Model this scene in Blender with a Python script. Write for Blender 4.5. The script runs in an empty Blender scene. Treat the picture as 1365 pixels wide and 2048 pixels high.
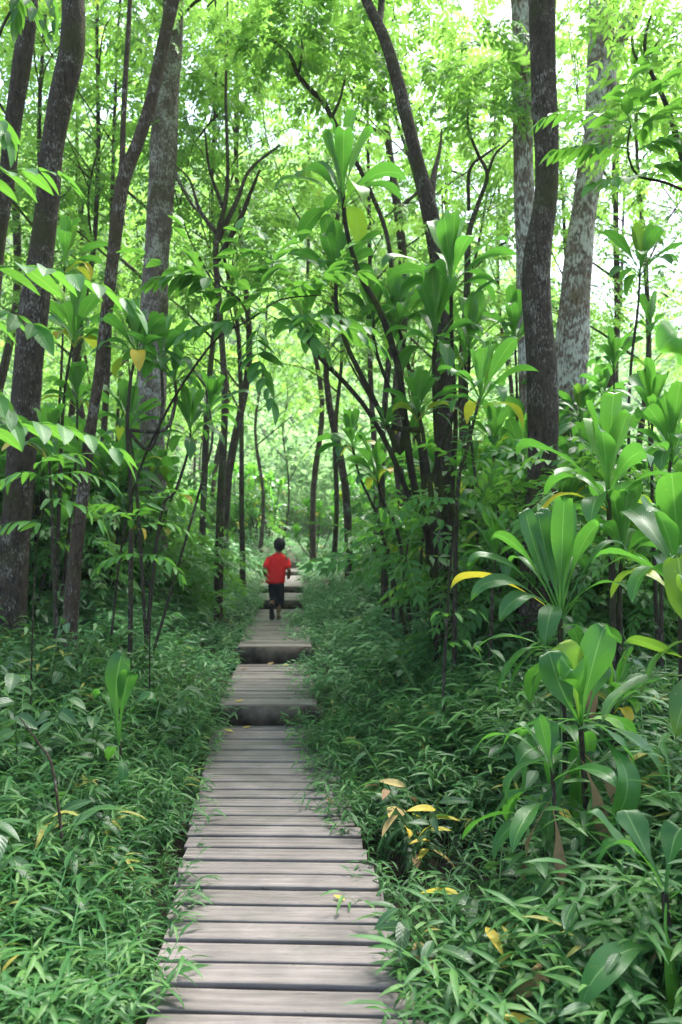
import bpy, math, random
import numpy as np
from mathutils import Vector, noise as mnoise

R_ = math.radians
rng = np.random.default_rng(7)
random.seed(7)
scene = bpy.context.scene
COL = scene.collection
F = 1600.0
CAMZ = 1.5
TILT = math.atan(56 / F)

# ------------------------------------------------------------------ camera
cam = bpy.data.cameras.new('camera')
cam.sensor_fit = 'VERTICAL'
cam.sensor_height = 24
cam.lens = 24 * F / 2048
cam.clip_end = 2000
cam.dof.use_dof = True
cam.dof.focus_distance = 3.9
cam.dof.aperture_fstop = 2.2
co = bpy.data.objects.new('camera', cam)
COL.objects.link(co)
co.location = (0, 0, CAMZ)
co.rotation_euler = (math.pi / 2 + TILT, 0, 0)
scene.camera = co


def U(px, py, d):
    """a point of the photograph at real distance d ahead -> world"""
    x = (px - 682.5) / F
    y = -(py - 1024) / F
    Y = math.cos(TILT) - math.sin(TILT) * y
    Z = math.sin(TILT) + math.cos(TILT) * y
    s = d / Y
    return np.array([x * s, d, CAMZ + Z * s])


def deck_cx(y):
    return float(np.interp(y, [-2, 2.6, 6.54, 8.75, 11.75, 13.5, 15.4, 20, 24, 32], [.22, -.178, -.59, -.72, -.93, -1.04, -1.14, -1.38, -1.6, -1.3]))


GY = np.array([-20, 0, 5, 6.6, 8.75, 11.5, 13.5, 15.4, 20, 24, 30, 38, 60, 110, 160, 400.])
GZ = np.array([-.35, -.27, -.2, -.1, .06, .2, .34, .46, .6, .8, 1.3, 2.2, 11., 48., 80., 110.])


def ground(x, y):
    x = np.asarray(x, float); y = np.asarray(y, float)
    z = np.interp(y, GY, GZ)
    # the far hill is lower to the right
    f = np.clip((y - 32) / 40, 0, 1) * np.clip((x + 5) / 60, 0, 1)
    z = z - f * (z - 4) * .85
    side = np.abs(x - np.interp(y, [-2, 6.5, 22], [.1, -.5, -1.4]))
    s_ = np.clip((side - .55) / 1.6, 0, 1); s_ = s_ * s_ * (3 - 2 * s_)
    z = z + s_ * np.where(x > 0, .26, .12) + s_ * np.clip((y - 4.5) / 4, 0, 1) * .26 * np.where((x > -1.4) & (y > 11), np.clip((side - 1.2) / 1.5, 0, 1), 1)
    z = z + .07 * np.sin(x * 1.3 + 1) * np.cos(y * 1.1) * np.clip(side - .5, 0, 1)
    z = z + np.clip(side - 4, 0, 30) * .05
    return z


# ------------------------------------------------------------------ object helpers
def tag(o, label=None, cat=None, group=None, kind=None):
    if label: o['label'] = label
    if cat: o['category'] = cat
    if group: o['group'] = group
    if kind: o['kind'] = kind
    return o


def thing(name, label, cat, loc=(0, 0, 0), group=None):
    o = bpy.data.objects.new(name, None)
    COL.objects.link(o)
    o.location = tuple(loc)
    o.empty_display_size = .2
    return tag(o, label, cat, group)


def obj(name, me, mat, parent=None):
    o = bpy.data.objects.new(name, me)
    COL.objects.link(o)
    if mat is not None and not me.materials: me.materials.append(mat)
    if parent is not None: o.parent = parent
    return o


def copy_tree(root, loc, rz=0.0, s=1.0, label=None, group=None):
    kids = {}
    for o in bpy.data.objects:
        if o.parent is not None: kids.setdefault(o.parent.name, []).append(o)
    r = root.copy(); COL.objects.link(r)
    r.location = tuple(loc); r.rotation_euler = (0, 0, rz)
    r.scale = (s, s, s) if not isinstance(s, tuple) else s
    if label: r['label'] = label
    if group: r['group'] = group
    for ch in kids.get(root.name, []):
        c = ch.copy(); COL.objects.link(c); c.parent = r
        for g in kids.get(ch.name, []):
            e = g.copy(); COL.objects.link(e); e.parent = c
    return r


class MB:
    """collects quads (numpy) with a per-vertex vector (across, along, tint)"""
    def __init__(self):
        self.V = []; self.Fc = []; self.A = []; self.n = 0

    def add(self, V, Fc, A):
        V = np.asarray(V, np.float32).reshape(-1, 3)
        self.V.append(V)
        self.Fc.append(np.asarray(Fc, np.int32).reshape(-1, 4) + self.n)
        self.A.append(np.asarray(A, np.float32).reshape(-1, 3))
        self.n += len(V)

    def place(self, T, P, R, S, tint=None):
        """T=(V,F,A) template put at P (k,3), rotations R (k,3,3), scales S (k,)"""
        V, Fc, A = T
        k = len(P)
        if k == 0: return
        W = np.einsum('kij,nj->kni', R, V) * np.asarray(S).reshape(k, 1, 1) + P[:, None, :]
        n = len(V)
        FF = (Fc[None] + (np.arange(k) * n)[:, None, None]).reshape(-1, 4)
        AA = np.repeat(A[None], k, 0).copy()
        if tint is not None: AA[:, :, 2] = np.clip(AA[:, :, 2] * .35 + np.asarray(tint).reshape(k, 1), 0, 1)
        self.add(W.reshape(-1, 3), FF, AA.reshape(-1, 3))

    def arrays(self):
        return np.concatenate(self.V), np.concatenate(self.Fc), np.concatenate(self.A)

    def mesh(self, name, smooth=True):
        V, Fc, A = self.arrays()
        me = bpy.data.meshes.new(name)
        me.vertices.add(len(V)); me.vertices.foreach_set('co', V.ravel())
        me.loops.add(Fc.size); me.loops.foreach_set('vertex_index', Fc.ravel())
        me.polygons.add(len(Fc))
        me.polygons.foreach_set('loop_start', np.arange(0, Fc.size, 4, dtype=np.int32))
        me.polygons.foreach_set('loop_total', np.full(len(Fc), 4, np.int32))
        if smooth: me.polygons.foreach_set('use_smooth', np.ones(len(Fc), bool))
        at = me.attributes.new('leaf', 'FLOAT_VECTOR', 'POINT')
        at.data.foreach_set('vector', A.ravel())
        me.update(calc_edges=True)
        return me


def nrm(v):
    v = np.asarray(v, float)
    return v / (np.linalg.norm(v, axis=-1, keepdims=True) + 1e-9)


def frames(D, up=(0, 0, 1), roll=None):
    """rotations whose Y axis follows D, X to the side, Z the upper face"""
    D = nrm(D); k = len(D)
    up = np.broadcast_to(np.asarray(up, float), (k, 3)) + rng.normal(0, .02, (k, 3))
    X = nrm(np.cross(D, up)); Z = np.cross(X, D)
    if roll is not None:
        c = np.cos(roll)[:, None]; s = np.sin(roll)[:, None]
        X, Z = X * c + Z * s, Z * c - X * s
    return np.stack([X, D, Z], axis=2)


def grid_faces(nu, nv):
    f = []
    for j in range(nv - 1):
        for i in range(nu - 1):
            a = j * nu + i
            f.append((a, a + 1, a + nu + 1, a + nu))
    return np.array(f, np.int32)


def leaf_t(nv=5, w=.12, droop=.25, fold=.25, peak=.35, nu=3):
    """template leaf, length 1 along Y"""
    V = []; A = []
    for j in range(nv):
        t = j / (nv - 1)
        if nv > 3: prof = (t ** .6) * (1 - t) ** (.9) / ((peak ** .6) * (1 - peak) ** .9) if 0 < t < 1 else .02
        else: prof = [.05, 1, .02][j]
        tt = t if nv > 3 else [0, .42, 1][j]
        for i in range(nu):
            u = -1 + 2 * i / (nu - 1)
            V.append((u * w * .5 * min(prof, 1.05), tt, -droop * tt * tt + abs(u) * w * .5 * prof * fold))
            A.append((u, tt, .5))
    return np.array(V), grid_faces(nu, nv), np.array(A)


def bez_leaf(P0, P1, P2, W, az=None, roll=0., fold=.35, wave=.06, nv=16, nu=7, pet=.2, tint=.5, mb=None, seed=0, peak=.66, curl=0., tipcurl=.07):
    """a strap-shaped leaf along a quadratic curve, with petiole, channelled midrib and wavy edge"""
    P0, P1, P2 = map(lambda p: np.asarray(p, float), (P0, P1, P2))
    t = np.linspace(0, 1, nv)[:, None]
    C = (1 - t) ** 2 * P0 + 2 * t * (1 - t) * P1 + t * t * P2
    T = nrm(2 * (1 - t) * (P1 - P0) + 2 * t * (P2 - P1))
    Ltot = np.linalg.norm(P2 - P0)
    tc_ = np.clip((t - .8) / .2, 0, 1) ** 2        # the tip curls under
    C = C + np.array([0, 0, -1.]) * tc_ * Ltot * tipcurl - T * tc_ * Ltot * tipcurl * .6
    T = nrm(np.gradient(C, axis=0))
    d = P2 - P0
    a = math.atan2(d[1], d[0]) if az is None else az
    S0 = np.array([-math.sin(a), math.cos(a), 0.])
    S = nrm(S0 - T * (T @ S0)[:, None])
    N = np.cross(T, S)
    if N[nv // 3] @ (np.array([0, 0, 1.]) - .5 * nrm([d[0], d[1], .001])) < 0: N = -N
    r = roll * np.linspace(.2, 1.2, nv)[:, None]
    S, N = S * np.cos(r) + N * np.sin(r), N * np.cos(r) - S * np.sin(r)
    V = []; A = []
    ph = seed * 1.7
    for j in range(nv):
        tt = j / (nv - 1)
        if tt < pet: w = .1 + .05 * tt / pet
        else:
            q = (tt - pet) / (1 - pet)
            pk = (peak - pet) / (1 - pet)
            e = 1.35
            w = .13 + .87 * math.sin(math.pi * .5 * min(q / pk, 1)) ** 1.5 if q < pk else max(0.03, (1 - ((q - pk) / (1 - pk)) ** 2.2) ** .8)
        f = fold * (2.2 if tt < pet else 1.0 - .5 * tt)
        c = C[j]
        for i in range(nu):
            u = -1 + 2 * i / (nu - 1)
            hw = u * w * W * .5
            z = abs(hw) * f + W * wave * abs(u) * math.sin(tt * 13 + ph + (2 if u > 0 else 0)) * (tt > pet) * w
            z -= curl * W * max(0, tt - .8) * abs(u)
            V.append(c + S[j] * hw + N[j] * z)
            A.append((u, tt, tint))
    if mb is not None: mb.add(V, grid_faces(nu, nv), A)
    return np.array(V), grid_faces(nu, nv), np.array(A)


def az_leaf(mb, origin, az, e0, e1, L, W, roll=0., tint=.5, seed=0, nv=14, nu=5, **k):
    """leaf given by azimuth, start and end elevation"""
    h = np.array([math.cos(az), math.sin(az), 0.])
    up = np.array([0, 0, 1.])
    d0 = h * math.cos(e0) + up * math.sin(e0)
    d1 = h * math.cos(e1) + up * math.sin(e1)
    P1 = np.asarray(origin) + d0 * L * .55
    P2 = P1 + d1 * L * .5
    bez_leaf(origin, P1, P2, W, az=az, roll=roll, mb=mb, tint=tint, seed=seed, nv=nv, nu=nu, **k)


def tube(mb, pts, rad, sides=10, sub=4, rough=.0, seed=0, flare=0.):
    """tapered limb along smooth points"""
    P = np.array(pts, float); Rr = np.array(rad, float)
    n = len(P)
    if n > 2 and sub > 1:
        Q = []; q = []
        E = np.vstack([2 * P[0] - P[1], P, 2 * P[-1] - P[-2]])
        for i in range(n - 1):
            for s in range(sub):
                t = s / sub
                a, b, c, d = E[i], E[i + 1], E[i + 2], E[i + 3]
                Q.append(.5 * ((2 * b) + (-a + c) * t + (2 * a - 5 * b + 4 * c - d) * t * t + (-a + 3 * b - 3 * c + d) * t ** 3))
                q.append(Rr[i] * (1 - t) + Rr[i + 1] * t)
        Q.append(P[-1]); q.append(Rr[-1])
        P = np.array(Q); Rr = np.array(q)
    n = len(P)
    T = nrm(np.gradient(P, axis=0))
    ref = np.array([1., .0, 0.]) if abs(T[0][0]) < .9 else np.array([0, 1., 0])
    X = nrm(np.cross(ref, T)); Y = np.cross(T, X)
    ang = np.arange(sides) / sides * 2 * math.pi
    L = np.concatenate([[0], np.cumsum(np.linalg.norm(np.diff(P, axis=0), axis=1))])
    r_ = np.random.default_rng(seed + 11)
    ph = r_.uniform(0, 6.28, 6)
    V = []; A = []
    for j in range(n):
        l = L[j]
        m = 1 + rough * (np.sin(2 * ang + ph[0] + l * .9) * .5 + np.sin(3 * ang + ph[1] - l * 1.7) * .4 + np.sin(5 * ang + ph[2] + l * 2.3) * .3 + .5 * math.sin(l * 2.1 + ph[3]) + .35 * math.sin(l * 5.3 + ph[4]))
        if flare: m = m * (1 + flare * math.exp(-l * 4.) * (1 + .35 * np.sin(4 * ang + ph[5])))
        rr = Rr[j] * m
        V.append(P[j] + X[j] * (np.cos(ang) * rr)[:, None] + Y[j] * (np.sin(ang) * rr)[:, None])
        A.append(np.stack([ang / 6.28, np.full(sides, l), np.full(sides, .5)], 1))
    V = np.concatenate(V); A = np.concatenate(A)
    f = []
    for j in range(n - 1):
        for i in range(sides):
            a = j * sides + i; b = j * sides + (i + 1) % sides
            f.append((a, b, b + sides, a + sides))
    mb.add(V, f, A)
    return P, Rr


# ------------------------------------------------------------------ materials
def newmat(name):
    m = bpy.data.materials.new(name); m.use_nodes = True
    nt = m.node_tree; nt.nodes.clear()
    out = nt.nodes.new('ShaderNodeOutputMaterial')
    return m, nt, out


def N(nt, t, **k):
    n = nt.nodes.new(t)
    for a, b in k.items(): setattr(n, a, b)
    return n


def ramp(nt, fac, stops, interp='LINEAR'):
    r = N(nt, 'ShaderNodeValToRGB')
    r.color_ramp.interpolation = interp
    el = r.color_ramp.elements
    while len(el) < len(stops): el.new(.5)
    for e, (p, c) in zip(el, stops):
        e.position = p; e.color = (c[0], c[1], c[2], 1)
    nt.links.new(fac, r.inputs[0])
    return r


def leafmat(name, stops, trans, tfac=.4, rough=.42, spec=.5, vein=26., rib=(.25, .4, .12), ribw=.07, blotch=0., bump=.25):
    m, nt, out = newmat(name)
    L = nt.links.new
    at = N(nt, 'ShaderNodeAttribute', attribute_name='leaf')
    sp = N(nt, 'ShaderNodeSeparateXYZ'); L(at.outputs['Vector'], sp.inputs[0])
    oi = N(nt, 'ShaderNodeObjectInfo')
    # tint + a little per-object shift
    ma = N(nt, 'ShaderNodeMath', operation='MULTIPLY_ADD'); L(oi.outputs['Random'], ma.inputs[0]); ma.inputs[1].default_value = .14; L(sp.outputs[2], ma.inputs[2])
    ms = N(nt, 'ShaderNodeMath', operation='SUBTRACT'); L(ma.outputs[0], ms.inputs[0]); ms.inputs[1].default_value = .07
    rp = ramp(nt, ms.outputs[0], stops)
    tc = N(nt, 'ShaderNodeTexCoord')
    ns = N(nt, 'ShaderNodeTexNoise'); ns.inputs['Scale'].default_value = 14; ns.inputs['Detail'].default_value = 4
    L(tc.outputs['Object'], ns.inputs['Vector'])
    hv = N(nt, 'ShaderNodeHueSaturation')
    mr = N(nt, 'ShaderNodeMapRange'); L(ns.outputs[0], mr.inputs[0]); mr.inputs[3].default_value = .72; mr.inputs[4].default_value = 1.3
    L(mr.outputs[0], hv.inputs['Value']); L(rp.outputs[0], hv.inputs['Color'])
    col = hv.outputs[0]
    if blotch:
        n2 = N(nt, 'ShaderNodeTexNoise'); n2.inputs['Scale'].default_value = 45; n2.inputs['Detail'].default_value = 2
        L(tc.outputs['Object'], n2.inputs['Vector'])
        r2 = N(nt, 'ShaderNodeMapRange'); L(n2.outputs[0], r2.inputs[0]); r2.inputs[1].default_value = .68; r2.inputs[2].default_value = .74; r2.inputs[4].default_value = blotch
        mx = N(nt, 'ShaderNodeMix', data_type='RGBA'); L(r2.outputs[0], mx.inputs[0]); L(col, mx.inputs[6]); mx.inputs[7].default_value = (.3, .32, .05, 1)
        col = mx.outputs[2]
    # midrib
    ab = N(nt, 'ShaderNodeMath', operation='ABSOLUTE'); L(sp.outputs[0], ab.inputs[0])
    r3 = N(nt, 'ShaderNodeMapRange'); L(ab.outputs[0], r3.inputs[0]); r3.inputs[1].default_value = ribw; r3.inputs[2].default_value = ribw * .3; r3.inputs[3].default_value = 0; r3.inputs[4].default_value = .6
    mx = N(nt, 'ShaderNodeMix', data_type='RGBA'); L(r3.outputs[0], mx.inputs[0]); L(col, mx.inputs[6]); mx.inputs[7].default_value = (*rib, 1)
    col = mx.outputs[2]
    bs = N(nt, 'ShaderNodeBsdfPrincipled')
    L(col, bs.inputs['Base Color'])
    rr = N(nt, 'ShaderNodeMapRange'); L(ns.outputs[0], rr.inputs[0]); rr.inputs[3].default_value = rough - .12; rr.inputs[4].default_value = rough + .15
    L(rr.outputs[0], bs.inputs['Roughness'])
    bs.inputs['Specular IOR Level'].default_value = spec
    if bump:
        # veins sweep from the rib to the edge
        vm = N(nt, 'ShaderNodeMath', operation='MULTIPLY_ADD'); L(ab.outputs[0], vm.inputs[0]); vm.inputs[1].default_value = -.22; L(sp.outputs[1], vm.inputs[2])
        v2 = N(nt, 'ShaderNodeMath', operation='MULTIPLY'); L(vm.outputs[0], v2.inputs[0]); v2.inputs[1].default_value = vein * 6.28
        v3 = N(nt, 'ShaderNodeMath', operation='SINE'); L(v2.outputs[0], v3.inputs[0])
        bp = N(nt, 'ShaderNodeBump'); bp.inputs['Strength'].default_value = bump; bp.inputs['Distance'].default_value = .003
        ad = N(nt, 'ShaderNodeMath', operation='MULTIPLY_ADD'); L(v3.outputs[0], ad.inputs[0]); ad.inputs[1].default_value = .3
        L(ns.outputs[0], ad.inputs[2])
        L(ad.outputs[0], bp.inputs['Height']); L(bp.outputs[0], bs.inputs['Normal'])
    tr = N(nt, 'ShaderNodeBsdfTranslucent')
    mt = N(nt, 'ShaderNodeMix', data_type='RGBA', blend_type='MULTIPLY'); mt.inputs[0].default_value = 1
    sc = N(nt, 'ShaderNodeMix', data_type='RGBA'); sc.inputs[0].default_value = .5; L(col, sc.inputs[6]); sc.inputs[7].default_value = (*trans, 1)
    L(sc.outputs[2], tr.inputs['Color'])
    mix = N(nt, 'ShaderNodeMixShader'); mix.inputs[0].default_value = tfac
    L(bs.outputs[0], mix.inputs[1]); L(tr.outputs[0], mix.inputs[2]); L(mix.outputs[0], out.inputs[0])
    return m


def barkmat(name, dark, mid, lichen, amount=.5, moss=.2, mosscol=(.07, .10, .02), scale=1.0, fine=1.0):
    m, nt, out = newmat(name)
    L = nt.links.new
    tc = N(nt, 'ShaderNodeTexCoord')
    mp = N(nt, 'ShaderNodeMapping'); mp.inputs['Scale'].default_value = (1, 1, .35); L(tc.outputs['Object'], mp.inputs[0])
    n1 = N(nt, 'ShaderNodeTexNoise'); n1.inputs['Scale'].default_value = 26 * scale; n1.inputs['Detail'].default_value = 8; n1.inputs['Roughness'].default_value = .7; L(mp.outputs[0], n1.inputs['Vector'])
    r1 = ramp(nt, n1.outputs[0], [(.3, dark), (.52, mid), (.75, tuple(c * 1.5 for c in mid))])
    vo = N(nt, 'ShaderNodeTexVoronoi', feature='DISTANCE_TO_EDGE'); vo.inputs['Scale'].default_value = 30 * scale
    nd = N(nt, 'ShaderNodeTexNoise'); nd.inputs['Scale'].default_value = 8; L(mp.outputs[0], nd.inputs['Vector'])
    vx = N(nt, 'ShaderNodeMix', data_type='RGBA'); vx.inputs[0].default_value = .12; L(mp.outputs[0], vx.inputs[6]); L(nd.outputs[1], vx.inputs[7]); L(vx.outputs[2], vo.inputs['Vector'])
    # lichen: big patches x fine speckle
    n2 = N(nt, 'ShaderNodeTexNoise'); n2.inputs['Scale'].default_value = 5.0; n2.inputs['Detail'].default_value = 5; n2.inputs['Roughness'].default_value = .6; L(tc.outputs['Object'], n2.inputs['Vector'])
    n3 = N(nt, 'ShaderNodeTexNoise'); n3.inputs['Scale'].default_value = 70 * fine; n3.inputs['Detail'].default_value = 3; L(mp.outputs[0], n3.inputs['Vector'])
    ad = N(nt, 'ShaderNodeMath', operation='ADD'); L(n2.outputs[0], ad.inputs[0]); L(n3.outputs[0], ad.inputs[1])
    r2 = N(nt, 'ShaderNodeMapRange'); L(ad.outputs[0], r2.inputs[0]); r2.inputs[1].default_value = 1.18 - amount * .35; r2.inputs[2].default_value = 1.36 - amount * .35; r2.inputs[4].default_value = .85
    mx = N(nt, 'ShaderNodeMix', data_type='RGBA'); L(r2.outputs[0], mx.inputs[0]); L(r1.outputs[0], mx.inputs[6]); mx.inputs[7].default_value = (*lichen, 1)
    # moss
    n4 = N(nt, 'ShaderNodeTexNoise'); n4.inputs['Scale'].default_value = 2.1; n4.inputs['Detail'].default_value = 6; L(tc.outputs['Object'], n4.inputs['Vector'])
    r4 = N(nt, 'ShaderNodeMapRange'); L(n4.outputs[0], r4.inputs[0]); r4.inputs[1].default_value = .62 - moss * .4; r4.inputs[2].default_value = .75 - moss * .4; r4.inputs[4].default_value = .8
    m2 = N(nt, 'ShaderNodeMix', data_type='RGBA'); L(r4.outputs[0], m2.inputs[0]); L(mx.outputs[2], m2.inputs[6]); m2.inputs[7].default_value = (*mosscol, 1)
    bs = N(nt, 'ShaderNodeBsdfPrincipled'); L(m2.outputs[2], bs.inputs['Base Color']); bs.inputs['Roughness'].default_value = .9; bs.inputs['Specular IOR Level'].default_value = .2
    bp = N(nt, 'ShaderNodeBump'); bp.inputs['Strength'].default_value = 1.0; bp.inputs['Distance'].default_value = .04
    cb = N(nt, 'ShaderNodeMath', operation='MULTIPLY_ADD'); L(vo.outputs[0], cb.inputs[0]); cb.inputs[1].default_value = .7; L(n1.outputs[0], cb.inputs[2])
    L(cb.outputs[0], bp.inputs['Height']); L(bp.outputs[0], bs.inputs['Normal'])
    L(bs.outputs[0], out.inputs[0])
    return m


def plainmat(name, c1, c2, scale=20, rough=.8, bump=.3, detail=6, spec=.3, coords='Object', dist=.01):
    m, nt, out = newmat(name)
    L = nt.links.new
    tc = N(nt, 'ShaderNodeTexCoord')
    n1 = N(nt, 'ShaderNodeTexNoise'); n1.inputs['Scale'].default_value = scale; n1.inputs['Detail'].default_value = detail; L(tc.outputs[coords], n1.inputs['Vector'])
    r1 = ramp(nt, n1.outputs[0], [(.35, c1), (.65, c2)])
    bs = N(nt, 'ShaderNodeBsdfPrincipled'); L(r1.outputs[0], bs.inputs['Base Color']); bs.inputs['Roughness'].default_value = rough; bs.inputs['Specular IOR Level'].default_value = spec
    bp = N(nt, 'ShaderNodeBump'); bp.inputs['Strength'].default_value = bump; bp.inputs['Distance'].default_value = dist; L(n1.outputs[0], bp.inputs['Height']); L(bp.outputs[0], bs.inputs['Normal'])
    L(bs.outputs[0], out.inputs[0])
    return m


M = {}
YEL = (.55, .42, .03)
M['ti'] = leafmat('ti_leaf', [(0, (.016, .075, .016)), (.35, (.032, .125, .020)), (.62, (.065, .20, .022)), (.86, (.10, .27, .025)), (.93, (.3, .36, .02)), (1, (.6, .40, .02))], (.24, .70, .07), tfac=.38, rough=.36, spec=.5, vein=30, blotch=.3, bump=.35)
M['ti_spot'] = leafmat('ti_leaf_old', [(0, (.015, .075, .018)), (.35, (.03, .12, .02)), (.62, (.07, .2, .025)), (.86, (.14, .28, .03)), (.93, (.4, .4, .03)), (1, (.6, .40, .03))], (.35, .6, .04), tfac=.36, rough=.38, spec=.55, vein=30, blotch=.8, bump=.35)
M['ti'].name = 'ti_leaf'
M['yellow'] = leafmat('yellow_leaf', [(0, (.5, .3, .03)), (.5, (.6, .45, .04)), (1, (.45, .5, .04))], (.8, .6, .05), tfac=.35, rough=.5, vein=30, rib=(.5, .45, .1), bump=.3)
M['brown'] = leafmat('dead_leaf', [(0, (.16, .08, .04)), (.5, (.3, .19, .09)), (1, (.5, .38, .12))], (.4, .25, .1), tfac=.2, rough=.7, rib=(.3, .2, .1), bump=.5)
M['canopy'] = leafmat('canopy_leaf', [(0, (.026, .078, .024)), (.4, (.062, .160, .034)), (.75, (.12, .27, .042)), (.95, (.21, .37, .05)), (1, (.45, .40, .05))], (.46, .86, .13), tfac=.48, rough=.5, spec=.35, vein=8, bump=0)
M['pinnate'] = leafmat('pinnate_leaf', [(0, (.022, .085, .028)), (.45, (.045, .155, .032)), (.8, (.085, .235, .036)), (1, (.13, .27, .03))], (.26, .62, .05), tfac=.4, rough=.50, spec=.3, vein=9, bump=.25)
M['broad'] = leafmat('broad_leaf', [(0, (.014, .055, .022)), (.5, (.03, .095, .028)), (.85, (.06, .15, .032)), (1, (.14, .22, .04))], (.22, .5, .08), tfac=.3, rough=.42, spec=.5, vein=9, bump=.3)
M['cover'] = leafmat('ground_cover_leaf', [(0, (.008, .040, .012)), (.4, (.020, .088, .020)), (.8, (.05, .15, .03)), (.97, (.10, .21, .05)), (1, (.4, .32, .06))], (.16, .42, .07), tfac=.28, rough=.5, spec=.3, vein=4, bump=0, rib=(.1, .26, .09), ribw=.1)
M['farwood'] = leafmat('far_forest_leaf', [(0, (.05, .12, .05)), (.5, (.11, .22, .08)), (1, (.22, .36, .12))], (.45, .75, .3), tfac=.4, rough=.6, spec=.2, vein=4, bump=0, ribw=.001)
M['bark_dark'] = barkmat('bark_dark', (.016, .012, .009), (.062, .046, .034), (.26, .24, .21), .30, .22, (.05,.05,.015), fine=1.2)
M['bark_mid'] = barkmat('bark_mid', (.022, .015, .010), (.075, .052, .036), (.25, .23, .20), .3, .2, (.06, .055, .018))
M['bark_pale'] = barkmat('bark_pale', (.05, .034, .028), (.19, .14, .12), (.62, .59, .55), .70, .28, (.12, .065, .02), fine=.6)
M['bark_grey'] = barkmat('bark_grey', (.035, .027, .02), (.14, .105, .085), (.42, .39, .35), .55, .25, (.07, .06, .02))
M['bark_thin'] = barkmat('bark_thin', (.018, .014, .009), (.06, .045, .03), (.22, .21, .18), .2, .3, (.07, .09, .02))
M['stem_dark'] = barkmat('stem_dark', (.018, .014, .010), (.055, .042, .030), (.2, .18, .15), .3, .3, (.05, .07, .012), scale=1.6)
M['moss'] = barkmat('mossy_stem', (.012, .010, .006), (.03, .024, .014), (.12, .12, .08), .1, .35, (.05, .065, .012), scale=1.4)
M['greenstem'] = plainmat('green_stem', (.05, .12, .03), (.10, .2, .05), 30, .5, .1)
M['litter'] = plainmat('forest_floor', (.010, .008, .005), (.05, .035, .022), 18, .95, 1., 10, dist=.04)
M['hill'] = plainmat('hill_ground', (.02, .05, .015), (.07, .12, .03), .8, .95, .6, 8, dist=.3)


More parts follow.
